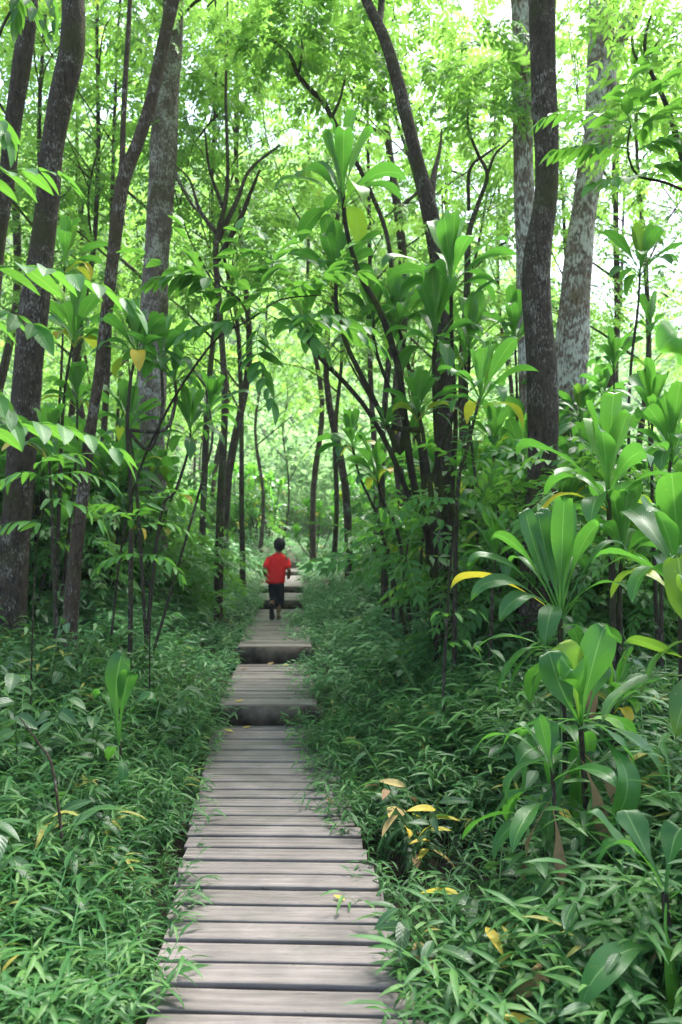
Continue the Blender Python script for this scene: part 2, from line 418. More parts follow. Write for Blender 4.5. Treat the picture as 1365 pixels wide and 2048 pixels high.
def deckmat():
    m, nt, out = newmat('weathered_deck')
    L = nt.links.new
    at = N(nt, 'ShaderNodeAttribute', attribute_name='leaf')   # x = across the board, y = board number, z = random per board
    sp = N(nt, 'ShaderNodeSeparateXYZ'); L(at.outputs['Vector'], sp.inputs[0])
    tc = N(nt, 'ShaderNodeTexCoord')
    mp = N(nt, 'ShaderNodeMapping'); mp.inputs['Scale'].default_value = (1.2, 30, 10); L(tc.outputs['Object'], mp.inputs[0])
    gr = N(nt, 'ShaderNodeTexNoise'); gr.inputs['Scale'].default_value = 3; gr.inputs['Detail'].default_value = 8; gr.inputs['Roughness'].default_value = .65; L(mp.outputs[0], gr.inputs['Vector'])
    bl = N(nt, 'ShaderNodeTexNoise'); bl.inputs['Scale'].default_value = 4.5; bl.inputs['Detail'].default_value = 6; L(tc.outputs['Object'], bl.inputs['Vector'])
    # lengthwise bands in each board
    b1 = N(nt, 'ShaderNodeMath', operation='MULTIPLY'); L(sp.outputs[0], b1.inputs[0]); b1.inputs[1].default_value = 8.5
    b2 = N(nt, 'ShaderNodeMath', operation='SINE'); L(b1.outputs[0], b2.inputs[0])
    mix = N(nt, 'ShaderNodeMath', operation='MULTIPLY_ADD'); L(b2.outputs[0], mix.inputs[0]); mix.inputs[1].default_value = .07; L(gr.outputs[0], mix.inputs[2])
    m3 = N(nt, 'ShaderNodeMath', operation='MULTIPLY_ADD'); L(sp.outputs[2], m3.inputs[0]); m3.inputs[1].default_value = .16; L(mix.outputs[0], m3.inputs[2])
    r = ramp(nt, m3.outputs[0], [(.30, (.085, .069, .062)), (.58, (.160, .133, .125)), (.88, (.232, .198, .188))])
    r5 = N(nt, 'ShaderNodeMapRange'); L(bl.outputs[0], r5.inputs[0]); r5.inputs[1].default_value = .3; r5.inputs[2].default_value = .7; r5.inputs[3].default_value = .72; r5.inputs[4].default_value = 1.15
    hv = N(nt, 'ShaderNodeHueSaturation'); L(r.outputs[0], hv.inputs['Color']); L(r5.outputs[0], hv.inputs['Value'])
    # specks of dirt
    dn = N(nt, 'ShaderNodeTexNoise'); dn.inputs['Scale'].default_value = 55; dn.inputs['Detail'].default_value = 3; L(tc.outputs['Object'], dn.inputs['Vector'])
    dr = N(nt, 'ShaderNodeMapRange'); L(dn.outputs[0], dr.inputs[0]); dr.inputs[1].default_value = .69; dr.inputs[2].default_value = .73; dr.inputs[4].default_value = .65
    mx = N(nt, 'ShaderNodeMix', data_type='RGBA'); L(dr.outputs[0], mx.inputs[0]); L(hv.outputs[0], mx.inputs[6]); mx.inputs[7].default_value = (.04, .03, .02, 1)
    # fine splits along the grain and green grey stains
    mp2 = N(nt, 'ShaderNodeMapping'); mp2.inputs['Scale'].default_value = (2.5, 60, 10); L(tc.outputs['Object'], mp2.inputs[0])
    cn = N(nt, 'ShaderNodeTexNoise'); cn.inputs['Scale'].default_value = 2; cn.inputs['Detail'].default_value = 4; L(mp2.outputs[0], cn.inputs['Vector'])
    cr = N(nt, 'ShaderNodeMapRange'); L(cn.outputs[0], cr.inputs[0]); cr.inputs[1].default_value = .66; cr.inputs[2].default_value = .70; cr.inputs[4].default_value = .7
    mc = N(nt, 'ShaderNodeMix', data_type='RGBA'); L(cr.outputs[0], mc.inputs[0]); L(mx.outputs[2], mc.inputs[6]); mc.inputs[7].default_value = (.045, .035, .028, 1)
    sn = N(nt, 'ShaderNodeTexNoise'); sn.inputs['Scale'].default_value = 2.2; sn.inputs['Detail'].default_value = 7; sn.inputs['Roughness'].default_value = .7; L(tc.outputs['Object'], sn.inputs['Vector'])
    sr = N(nt, 'ShaderNodeMapRange'); L(sn.outputs[0], sr.inputs[0]); sr.inputs[1].default_value = .53; sr.inputs[2].default_value = .68; sr.inputs[4].default_value = .55
    mx = N(nt, 'ShaderNodeMix', data_type='RGBA'); L(sr.outputs[0], mx.inputs[0]); L(mc.outputs[2], mx.inputs[6]); mx.inputs[7].default_value = (.085, .082, .062, 1)
    bs = N(nt, 'ShaderNodeBsdfPrincipled'); L(mx.outputs[2], bs.inputs['Base Color']); bs.inputs['Roughness'].default_value = .62; bs.inputs['Specular IOR Level'].default_value = .35
    bp = N(nt, 'ShaderNodeBump'); bp.inputs['Strength'].default_value = .25; bp.inputs['Distance'].default_value = .004; L(m3.outputs[0], bp.inputs['Height']); L(bp.outputs[0], bs.inputs['Normal'])
    L(bs.outputs[0], out.inputs[0])
    return m


M['deck'] = deckmat()
M['riser'] = plainmat('riser_board', (.036, .028, .020), (.12, .095, .072), 7, .85, .5)
M['joist'] = plainmat('joist_timber', (.015, .012, .010), (.05, .04, .03), 9, .9, .4)

# ------------------------------------------------------------------ setting: ground
def sheet(name, xs, ys, mat, dz=0.):
    X, Y = np.meshgrid(xs, ys)
    Z = ground(X, Y) + dz
    mb = MB()
    V = np.stack([X.ravel(), Y.ravel(), Z.ravel()], 1)
    mb.add(V, grid_faces(len(xs), len(ys)), np.zeros((len(V), 3)))
    o = obj(name, mb.mesh(name), mat)
    tag(o, kind='structure')
    return o


sheet('ground', np.concatenate([np.linspace(-60, -8, 14), np.linspace(-7.5, 7.5, 61), np.linspace(8, 60, 14)]), np.concatenate([np.linspace(-30, -1, 10), np.linspace(-.7, 26, 100), np.linspace(26.5, 62, 60)]), M['litter'])
sheet('hill', np.linspace(-220, 260, 100), np.linspace(44, 400, 90), M['hill'], -.5)

# ------------------------------------------------------------------ boardwalk
SEG = [  # y0, y1, z, label
    (-1.2, 6.52, 0.0, 'longest and nearest grey slatted boardwalk section, running up to the first step'),
    (6.54, 8.73, .16, 'short grey slatted boardwalk section between the first and second dark step boards'),
    (8.75, 13.48, .34, 'boardwalk section that the running boy in red has his foot on'),
    (13.5, 15.38, .49, 'narrow boardwalk section just past the boy, with a pale worn riser'),
    (15.4, 19.98, .615, 'far boardwalk section seen to the right of the boy at hip height'),
    (20.0, 22.0, .72, 'farthest thin boardwalk section with a black top edge beside the boy\'s elbow'),
]
HW = .44
for si, (y0, y1, z, lab) in enumerate(SEG):
    t = thing('boardwalk_section', lab, 'boardwalk', (deck_cx(y0), y0, z), 'boardwalk sections stepping up the trail')
    ox, oy = deck_cx(y0), y0
    mb = MB()
    y = y0 + (.03 if si else 0)
    HW = .44 if si == 0 else .40
    pitch = .152; k = 0
    th = .036
    while y + pitch - .02 < y1 + .02:
        c = deck_cx(y + .07)
        w = pitch - (.026 if si == 0 else .024) + random.uniform(-.003, .002)
        a = np.interp(y, [2, 6], [-.045, -.005]) + random.uniform(-.004, .004)
        zz = random.uniform(-.003, .003)
        lx = -HW + random.uniform(-.008, .008); rx = HW + random.uniform(-.008, .008)
        prof = [(0, -th), (0, -.004), (.004, 0), (w * .28, 0), (w * .31, -.0018), (w * .36, -.0018), (w * .39, 0), (w * .62, 0), (w * .65, -.0018), (w * .70, -.0018), (w * .73, 0), (w - .004, 0), (w, -.004), (w, -th)]
        nx = 9; V = []; A = []
        bend = random.uniform(-.003, .003); rr = random.random()
        for i in range(nx):
            u = i / (nx - 1); X = lx + (rx - lx) * u
            for (py, pz) in prof:
                V.append((c + X - ox, y + py + a * X - oy, pz + zz + bend * math.sin(u * math.pi) ))
                A.append((py / w * 2 - 1, k, rr))
        m_ = len(prof)
        f = []
        for i in range(nx - 1):
            for j in range(m_):
                a0 = i * m_ + j; b0 = i * m_ + (j + 1) % m_
                f.append((a0, b0, b0 + m_, a0 + m_))
        mb.add(V, f, A)
        # ends
        for e in (0, nx - 1):
            o_ = e * m_
            ff = [(o_ + 0, o_ + 1, o_ + 12, o_ + 13), (o_ + 1, o_ + 2, o_ + 11, o_ + 12)]
            mb.Fc.append(np.array(ff, np.int32) + (mb.n - len(V)))
        y += pitch; k += 1
    obj('deck_boards', mb.mesh('deck_boards', smooth=False), M['deck'], t)

    def box(mb, x0, x1, ya, yb, za, zb):
        V = [(x0, ya, za), (x1, ya, za), (x1, yb, za), (x0, yb, za), (x0, ya, zb), (x1, ya, zb), (x1, yb, zb), (x0, yb, zb)]
        mb.add(V, [(0, 3, 2, 1), (4, 5, 6, 7), (0, 1, 5, 4), (1, 2, 6, 5), (2, 3, 7, 6), (3, 0, 4, 7)], [(0, 0, .5)] * 8)
    for s in (-1, 1):
        mb = MB()
        xa = deck_cx(y0) + s * (HW - .09) - ox; xb = deck_cx(y1) + s * (HW - .09) - ox
        V = []
        for (xx, yy) in ((xa, .03), (xb, y1 - y0)):
            for dx, dz in ((-.025, -.19), (.025, -.19), (.025, -th - .003), (-.025, -th - .003)):
                V.append((xx + dx, yy, dz))
        mb.add(V, [(0, 1, 5, 4), (1, 2, 6, 5), (2, 3, 7, 6), (3, 0, 4, 7), (0, 3, 2, 1), (4, 5, 6, 7)], [(0, 0, .5)] * 8)
        obj('side_beam', mb.mesh('side_beam', False), M['joist'], t)
    if si:
        zp = SEG[si - 1][2]
        mb = MB(); box(mb, -HW + .005, HW - .005, -.008, .028, -(z - zp) + .004, -th - .002 + .034)
        rs = obj('riser', mb.mesh('riser', False), M['riser'], t)
        for sx in (-1, 1):
            mb = MB(); xx = sx * (HW + .012); box(mb, xx - .03, xx + .03, -.004, .085, -(z - zp) - .2, -th - .004)
            obj('post', mb.mesh('post', False), M['joist'], t)

# ------------------------------------------------------------------ ground cover (stuff)
LN = leaf_t(5, .165, .38, .35, .36)
LM = leaf_t(3, .27, .4, .3)


def grass_plant(nl, h, leafT, r, spread=1.0):
    mb = MB()
    base_t = r.normal(0, .1)
    az = r.uniform(0, 6.28)
    lean = r.uniform(.15, .6)
    top = np.array([math.cos(az) * h * lean, math.sin(az) * h * lean, h])
    mid = np.array([top[0] * .3, top[1] * .3, h * .62])
    P = []; D = []; S = []
    for i in range(nl):
        t = .38 + .62 * (i + 1) / nl
        p = (1 - t) ** 2 * np.zeros(3) + 2 * t * (1 - t) * mid + t * t * top
        a = az + (1 if i % 2 else -1) * r.uniform(.5, 1.3) + r.normal(0, .25)
        if i == nl - 1: a = az + r.normal(0, .3)
        e = r.uniform(-.15, .65)
        P.append(p); D.append((math.cos(a) * math.cos(e), math.sin(a) * math.cos(e), math.sin(e)))
        S.append(r.uniform(.07, .135) * spread)
    mb.place(leafT, np.array(P), frames(np.array(D), roll=r.normal(0, .35, nl)), np.array(S), tint=np.clip(r.uniform(.1, .55, nl) + base_t, 0, .9))
    # thin stem
    st = np.array([np.zeros(3), mid * .5 + np.array([0, 0, 0.]), mid, (mid + top) / 2 + (mid - top * .5) * .12, top])
    sw = .0022
    V = []; A = []
    for p in st:
        V += [p + [-sw, 0, 0], p + [sw, 0, 0]]; A += [(0, 0, .5)] * 2
    mb.add(V, [(0, 1, 3, 2), (2, 3, 5, 4), (4, 5, 7, 6), (6, 7, 9, 8)], A)
    return mb.arrays()


def scatter_cover(name, n, ylo, yhi, variants, smin, smax, edge=.08, wide=.52):
    mb = MB()
    r = np.random.default_rng(int(ylo * 10) + 3)
    y = ylo + (yhi - ylo) * r.uniform(0, 1, n * 2) ** .85
    x = (r.uniform(-1, 1, n * 2)) * (wide * y + .9)
    cx = np.interp(y, [-2, 2.6, 6.54, 8.75, 11.75, 13.5, 15.4, 20, 24, 32], [.22, -.178, -.59, -.72, -.93, -1.04, -1.14, -1.38, -1.6, -1.3])
    sd = np.abs(x - cx)
    lim = HW + .02 + np.where((x < cx) & (y < 6), .05, 0) - np.clip((y - 9) * .03, 0, .12) - np.where(x > cx, np.clip((y - 3.2) * .08, 0, .2) * (y < 12) - .12 * (y > 12.2), 0)
    ok = (sd > lim) | (y > 22.3)
    # patchiness
    pt = np.array([mnoise.noise(Vector((a * .9, b * .9, 3.))) for a, b in zip(x, y)])
    ok &= (r.uniform(0, 1, n * 2) < .8 + pt * 1.0)
    x, y, sd, pt = x[ok][:n], y[ok][:n], sd[ok][:n], pt[ok][:n]
    k = len(x)
    z = ground(x, y)
    S = r.uniform(smin, smax, k) * (1 + .35 * pt) * np.clip(.72 + (sd - HW) * .35, .7, 1.15)
    yaw = r.uniform(0, 6.28, k)
    # plants beside the walk lean over it a little
    which = r.integers(0, len(variants), k)
    tin = r.normal(.12, .12, k) + .18 * pt
    for v in range(len(variants)):
        i = np.where(which == v)[0]
        c, s = np.cos(yaw[i]), np.sin(yaw[i])
        tl = r.normal(0, .14, (len(i), 2))
        Rm = np.zeros((len(i), 3, 3)); Rm[:, 0, 0] = c; Rm[:, 0, 1] = -s; Rm[:, 1, 0] = s; Rm[:, 1, 1] = c; Rm[:, 2, 2] = 1
        Rm[:, 0, 2] = tl[:, 0]; Rm[:, 1, 2] = tl[:, 1]
        mb2T = variants[v]
        V, Fc, A = mb2T
        kk = len(i)
        W = np.einsum('kij,nj->kni', Rm, V) * S[i][:, None, None] + np.stack([x[i], y[i], z[i]], 1)[:, None, :]
        FF = (Fc[None] + (np.arange(kk) * len(V))[:, None, None]).reshape(-1, 4)
        AA = np.repeat(A[None], kk, 0).copy(); AA[:, :, 2] = np.where(r.random(kk)[:, None] < .012, 1., np.clip(AA[:, :, 2] + tin[i][:, None], 0, .96))
        mb.add(W.reshape(-1, 3), FF, AA.reshape(-1, 3))
    o = obj(name, mb.mesh(name), M['cover'] if ylo < 7 else M['cover_skylit'])
    return o


r0 = np.random.default_rng(5)
near_var = [grass_plant(int(r0.integers(7, 11)), r0.uniform(.32, .46), LN, r0) for _ in range(14)]
mid_var = [grass_plant(int(r0.integers(7, 10)), r0.uniform(.32, .46), LM, r0, 1.0) for _ in range(10)]
far_var = [grass_plant(7, r0.uniform(.32, .46), LM, r0, 1.5) for _ in range(8)]
g1 = scatter_cover('ground_cover', 12500, 1.2, 7.2, near_var, .75, 1.2)
tag(g1, 'dense knee high grassy ground cover beside the near boardwalk', 'ground cover', kind='stuff')
M['cover_skylit'] = leafmat('skylit_ground_cover_leaf', [(0, (.026, .095, .040)), (.4, (.058, .18, .062)), (.8, (.105, .26, .09)), (.97, (.14, .28, .09)), (1, (.4, .32, .06))], (.25, .6, .2), tfac=.3, rough=.5, spec=.4, vein=4, bump=0, rib=(.1, .26, .09), ribw=.1)  # ground cover leaf with open sky light painted in as paler greens
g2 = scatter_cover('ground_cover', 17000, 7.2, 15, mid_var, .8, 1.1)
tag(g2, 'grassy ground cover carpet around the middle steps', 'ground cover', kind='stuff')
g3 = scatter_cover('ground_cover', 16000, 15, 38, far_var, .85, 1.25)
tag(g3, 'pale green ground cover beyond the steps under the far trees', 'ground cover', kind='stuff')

# ------------------------------------------------------------------ ti plants
def rosette_mesh(n, L, W, seed, outer=-8):
    r = np.random.default_rng(seed)
    mb = MB()
    ni = 6
    for i in range(n):
        f = i / (n - 1)                       # 0 = innermost
        az = i * 2.39996 + r.normal(0, .2)
        if i < ni:
            e0 = R_(r.uniform(76, 88)); drop = R_(r.uniform(2, 30)); l = L * r.uniform(.72, .98)
        else:
            q = (i - ni) / (n - ni - 1)
            e0 = R_(66 + (outer - 40) * q * .75 + r.normal(0, 7)); drop = R_(28 + 60 * q + r.uniform(0, 35)); l = L * r.uniform(.82, 1.12)
        w = W * r.uniform(.85, 1.2) * (1.05 if i < ni else 1)
        tint = (.70 if i < ni else .48 - .3 * f) + r.normal(0, .09)
        if f > .85 and r.random() < .3: tint = r.uniform(.93, 1)
        az_leaf(mb, (0.006 * math.cos(az), .006 * math.sin(az), -.10 * f * L / .5), az, e0, e0 - drop, l, w, roll=r.normal(0, .35), tint=float(np.clip(tint, .02, 1)), seed=seed + i, nv=14, nu=5, peak=r.uniform(.62, .74), tipcurl=r.uniform(.03, .14))
    return mb.mesh('leaf_rosette')


ROS = [rosette_mesh(17 + (k % 3) * 2, .60, .118, 100 + k, outer=(-5, 10, 25, -15)[k % 4]) for k in range(8)]
ROS_SPOT = []


def stem_mesh(paths, sides=8, seed=0, rings=True):
    mb = MB()
    for k, (P, r0_, r1_) in enumerate(paths):
        n = len(P)
        tube(mb, P, np.linspace(r0_, r1_, n), sides=sides, sub=4, rough=.12, seed=seed + k)
    return mb.mesh('stem')


TI_GROUP = 'ti plants under the trees'


def ti(label, d, base, stems, L=None, mat='stem_dark', rs=.016, group=TI_GROUP, dbase=None):
    """base = photo point where it leaves the ground (None py: on the ground); stems: (photo points, leaf length m, variant, bend toward camera)"""
    db = dbase or d
    b = U(base[0], base[1] or 1300, db)
    b[2] = float(ground(b[0], b[1])) - .03
    t = thing('ti_plant', label, 'ti plant', b, group)
    paths = []
    for k, st in enumerate(stems):
        pts, l, var = st[:3]
        dd = st[3] if len(st) > 3 else 0
        P = [np.zeros(3)]
        m = len(pts)
        for i, (x, y) in enumerate(pts):
            q = (i + 1) / m
            P.append(U(x, y, db + (d - db) * q + dd * q) - b)
        P = np.array(P)
        if k and len(st) > 4:   # springs from an earlier stem point index
            j, i0 = st[4]; P[0] = paths[j][0][i0]
        paths.append((P, rs * (1.25 if k == 0 else 1.0), rs * .62))
        o = obj('leaf_rosette', ROS[var % 8], M['ti'] if (var + int(pts[-1][0])) % 3 else M['ti'], t)
        o.location = tuple(P[-1]); o.scale = (l / .5,) * 3
        a = nrm(P[-1] - P[-2])
        o.rotation_euler = (-a[1] * .5, a[0] * .5, random.uniform(0, 6.28))
    obj('stem', stem_mesh(paths, seed=int(base[0])), M[mat], t)
    return t


# the mossy clump of stems right of the path
ti('tallest ti plant, black arching stems ending in a bright rosette against the canopy', 7.2, (893, 1190),
   [([(862, 1090), (838, 1010), (822, 930), (812, 850), (802, 760), (785, 690), (757, 615), (725, 560), (703, 500), (690, 440), (686, 385)], .70, 0),
    ([(855, 1075), (815, 985), (780, 900), (735, 820), (690, 765), (650, 725), (622, 690), (612, 655)], .44, 1, -.1),
    ([(800, 905), (775, 850), (720, 745), (694, 690), (674, 620), (672, 555)], .54, 2, .3, (0, 4))], mat='moss', rs=.030)
ti('ti plant with two upright bright rosettes in front of the leaning centre trunk', 7.0, (905, 1200),
   [([(890, 1050), (875, 900), (870, 800), (868, 720), (872, 672)], .60, 3),
    ([(905, 1000), (912, 850), (905, 700), (902, 555)], .64, 4, .1)], mat='moss', rs=.024)
ti('ti plant whose broad rosettes crowd between the black arching stems and the leaning trunk', 7.6, (872, 1190),
   [([(850, 1000), (835, 850), (815, 720), (795, 645)], .54, 6), ([(845, 900), (790, 800), (752, 700), (748, 640)], .46, 1, .1, (0, 1)), ([(900, 850), (935, 760), (940, 690)], .50, 3, -.2, (0, 1))], mat='moss', rs=.022)
ti('ti plant with low rosettes at the foot of the black arching stems', 8.2, (830, 1185),
   [([(800, 1080), (765, 1000), (755, 950)], .44, 2), ([(760, 1050), (722, 960), (705, 890)], .42, 5, .2), ([(850, 1040), (880, 960)], .42, 0, -.2)], mat='moss', rs=.018)
ti('ti plant on a crooked mossy elbow of wood beside the black arching stems', 6.9, (880, 1195),
   [([(868, 1080), (862, 980), (850, 900), (845, 860), (836, 822)], .42, 5),
    ([(800, 858), (770, 850)], .18, 6, 0, (0, 4))], mat='moss', rs=.026)
ti('ti plant with a short stem between two thin dark stems, low right of the path', 8.6, (790, 1165), [([(783, 1130), (772, 1090)], .42, 6), ([(815, 1100), (812, 1060)], .3, 1)])
ti('dark leaved ti plant left of the straight dark trunk with a hanging orange yellow leaf', 6.2, (905, 1190), [([(915, 1000), (935, 900), (955, 815), (962, 790)], .46, 7)])
ti('ti plant with pale top leaves just left of the straight dark trunk, behind the others', 7.6, (1035, 1190), [([(1030, 1000), (1035, 820), (1030, 670)], .44, 2), ([(960, 1000), (940, 850), (930, 720)], .4, 5, .3)])
ti('small ti plant low in front of the dark trunk foot with one lit leaf', 6.0, (975, 1290), [([(985, 1200), (992, 1110)], .36, 3)], rs=.012)
ti('small ti plant in the shade at mid height left of the straight dark trunk', 6.8, (1000, 1230), [([(1000, 1100), (995, 1000)], .34, 4)], rs=.012)
ti('large glossy ti plant on the right with many upright leaves, behind the biggest near one', 4.9, (1228, 1300), [([(1225, 1160), (1220, 1050), (1216, 975)], .60, 0)], rs=.02)
ti('slender tall ti plant against the pale canopy at the right edge', 7.6, (1262, 1150), [([(1258, 900), (1262, 740), (1276, 620), (1281, 535)], .47, 1)], rs=.015)
ti('thin ti plant with a yellow tinged leaf below the slender tall one', 8.6, (1290, 1150), [([(1300, 900), (1290, 760), (1302, 655)], .38, 3), ([(1235, 900), (1228, 730)], .38, 6)], rs=.014)
ti('ti plant at the right edge with broad dark leaves above eye level', 5.8, (1320, 1250), [([(1325, 1080), (1345, 900)], .5, 4), ([(1305, 1000), (1305, 830)], .44, 7, .5)])
ti('bushy ti plant low on the right between the two largest glossy plants', 4.9, (1245, 1300), [([(1240, 1200), (1246, 1100)], .46, 5)])
ti('ti plant cut by the right edge with long arching leaves reaching left', 3.9, (1370, 1420), [([(1365, 1300), (1362, 1160)], .56, 6)], rs=.02)
ti('dark little ti plant on the ground behind the three leaf one', 4.3, (1228, 1480), [([(1227, 1440), (1226, 1405)], .30, 2)], rs=.012)
ti('ti plant behind the pale lichen trunk with leaves lit yellow green', 9.5, (1180, 1150), [([(1170, 950), (1160, 830)], .42, 1), ([(1090, 950), (1080, 800)], .4, 3), ([(1215, 900), (1210, 790)], .42, 5)])
ti('ti plant with narrow leaves against the foot of the leaning centre trunk', 8.0, (960, 1200), [([(955, 1080), (945, 960)], .4, 7), ([(985, 1000), (990, 880)], .4, 2)])
# left side
ti('ti plant with joined bright rosettes in front of the big brown trunk on the left', 7.0, (262, 1210), [([(262, 1000), (255, 860), (262, 760), (275, 700)], .47, 0), ([(300, 900), (325, 820), (322, 715)], .46, 4, .1, (0, 2)), ([(330, 860), (352, 800), (350, 760)], .34, 6, .1, (0, 2))], rs=.018)
ti('spotted ti plant between the darkest trunk and the thin bent trunk', 7.8, (110, 1220), [([(120, 980), (128, 800), (148, 670)], .55, 2), ([(150, 950), (155, 800)], .42, 5, .2)], rs=.018)
ti('high narrow ti plant close behind the darkest trunk on the left', 8.8, (100, 1200), [([(115, 900), (125, 700), (130, 525)], .5, 7)])
ti('ti plant with a drooping yellow leaf left of the path at head height', 7.4, (285, 1190), [([(320, 1040), (350, 985), (375, 910), (382, 860)], .42, 3), ([(400, 980), (425, 880), (420, 820)], .42, 1, .8)], rs=.015)
ti('shaded ti plant left of the thin bent trunk at shoulder height', 6.8, (120, 1250), [([(105, 1050), (98, 900)], .44, 5)])
ti('ti plant in front of the big brown trunk with wide low leaves', 7.4, (300, 1230), [([(275, 1000), (258, 850)], .44, 6)])


# bearded generic ti plants, copied farther back
def ti_proto(seed):
    r = np.random.default_rng(seed)
    t = thing('ti_plant', 'distant', 'ti plant', (0, 0, -50), TI_GROUP)
    paths = []
    ns = int(r.integers(3, 6))
    ros = []
    for k in range(ns):
        a = r.uniform(0, 6.28); h = r.uniform(.45, 2.1); le = r.uniform(.1, .6)
        P = np.array([[0, 0, 0], [math.cos(a) * le * .5, math.sin(a) * le * .5, h * .45], [math.cos(a) * le, math.sin(a) * le, h]])
        paths.append((P, .02, .013)); ros.append(P[-1])
    obj('stem', stem_mesh(paths, sides=6, seed=seed), M['stem_dark'], t)
    for k, p in enumerate(ros):
        o = obj('leaf_rosette', ROS[(seed + k * 3) % 8], None, t)
        o.location = tuple(p); s = r.uniform(.75, 1.0); o.scale = (s, s, s); o.rotation_euler = (r.normal(0, .2), r.normal(0, .2), r.uniform(0, 6))
    return t


protos = [ti_proto(s) for s in (1, 2, 3, 4, 5)]
used = set()


def put_proto(lst, i, loc, rz, s, label, group):
    p = lst[i]
    if i not in used and lst is protos:
        used.add(i)
        p.location = tuple(loc); p.rotation_euler = (0, 0, rz); p.scale = (s, s, s); p['label'] = label; p['group'] = group
        return p
    return copy_tree(p, loc, rz, s, label, group)


r2 = np.random.default_rng(21)
BG = [('ti plant crowded among the trunks just behind the right ground cover', 'ti plants close behind the right ground cover', (1.0, 4.0), (7.4, 10.5), 24),
      ('ti plant crowded among the trunks just behind the left ground cover', 'ti plants close behind the left ground cover', (-5.0, -2.0), (7.9, 11.5), 32),
      ('one of the crowded small ti plants right of the path beyond the mossy stems', 'far ti plants right of the path', (.3, 5.6), (9., 17), 40),
      ('one of the crowded small ti plants left of the path before the far trunks', 'far ti plants left of the path', (-7.0, -2.6), (9.5, 17), 22),
      ('tiny far ti plant where the path vanishes beyond the last step', 'tiny ti plants at the end of the path', (-4.5, 2.5), (23, 31), 34)]
for lab, grp, (x0, x1), (y0, y1), n in BG:
    c = 0
    while c < n:
        y = r2.uniform(y0, y1); x = r2.uniform(x0, x1) * (y / y0) ** .7
        if abs(x - deck_cx(y)) < 1.75 and y < 23: continue
        if abs(x - deck_cx(y)) < .5: continue
        put_proto(protos, int(r2.integers(0, 5)), (x, y, float(ground(x, y)) - .03), r2.uniform(0, 6.28), r2.uniform(.7, 1.15), lab, grp)
        c += 1

# ---- hero ti plants close to the camera (leaf by leaf)
def hero(label, d, base, foot, leaves, stem_r=.017, group=TI_GROUP, skirt=9, ssc=1.0):
    b = U(foot[0], foot[1], d); b[2] = float(ground(b[0], b[1])) - .03
    c = U(base[0], base[1], d)
    sc = d / F
    t = thing('ti_plant', label, 'ti plant', b, group)
    mb = MB(); tube(mb, [np.zeros(3), (c - b) * .5 + [.02, 0, 0], c - b + [0, 0, .02]], [stem_r * 1.1, stem_r, stem_r * .8], sides=10, sub=5, rough=.1)
    obj('stem', mb.mesh('stem'), M['stem_dark'], t)
    ym = MB(); gm = MB()
    for i, lf in enumerate(leaves):
        (tx, ty, td), (cx_, cy_, cd), w = lf[:3]
        tint = lf[3] if len(lf) > 3 else .4
        if tint < .8: tint = tint * .8
        az = R_(lf[4]) if len(lf) > 4 and lf[4] is not None else None
        roll = lf[5] if len(lf) > 5 else 0
        o_ = c - b
        off = lambda x, y, dd: o_ + np.array([(x - base[0]) * sc, dd, -(y - base[1]) * sc])
        az0 = az if az is not None else math.atan2(td if abs(td) > .01 else .01, (tx - base[0]) * sc)
        one = MB()
        bez_leaf(o_ + np.array([math.cos(az0) * .01, math.sin(az0) * .01, -.012 * i % .05]), off(cx_, cy_, cd), off(tx, ty, td), w, az=az, roll=roll, tint=tint, seed=i * 3 + int(base[0]), nv=30, nu=9,
                 fold=.3 if len(lf) < 7 else lf[6], wave=.07, mb=one if tint > .9 else gm, pet=.22, curl=.8)
        if one.n: obj('yellow_leaf', one.mesh('yellow_leaf'), M['yellow'], t)
    rk = np.random.default_rng(int(base[0] * 7 + base[1]))
    for q in range(skirt):
        a = rk.uniform(0, 6.28); e = R_(rk.uniform(-25, 40))
        az_leaf(gm, c - b + np.array([.01 * math.cos(a), .01 * math.sin(a), -.03 - .022 * q]), a, e, e - R_(rk.uniform(50, 100)), rk.uniform(.38, .55) * ssc, rk.uniform(.075, .105) * ssc, roll=rk.normal(0, .4), tint=float(rk.uniform(.1, .45)), seed=q, nv=20, nu=7)
    for q in range(2 if skirt > 4 else 0):
        a = rk.uniform(3.4, 6.0); one = MB()
        az_leaf(one, c - b + np.array([0, 0, -.10 - .03 * q]), a, R_(-35), R_(-88), .42 * ssc, .06 * ssc, roll=1., tint=.3, nv=16, nu=7, wave=.2)
        obj('dead_leaf', one.mesh('dead_leaf'), M['brown'], t)
    obj('leaf_rosette', gm.mesh('leaf_rosette'), M['ti_spot'] if 'spot' in label else M['ti'], t)
    return t


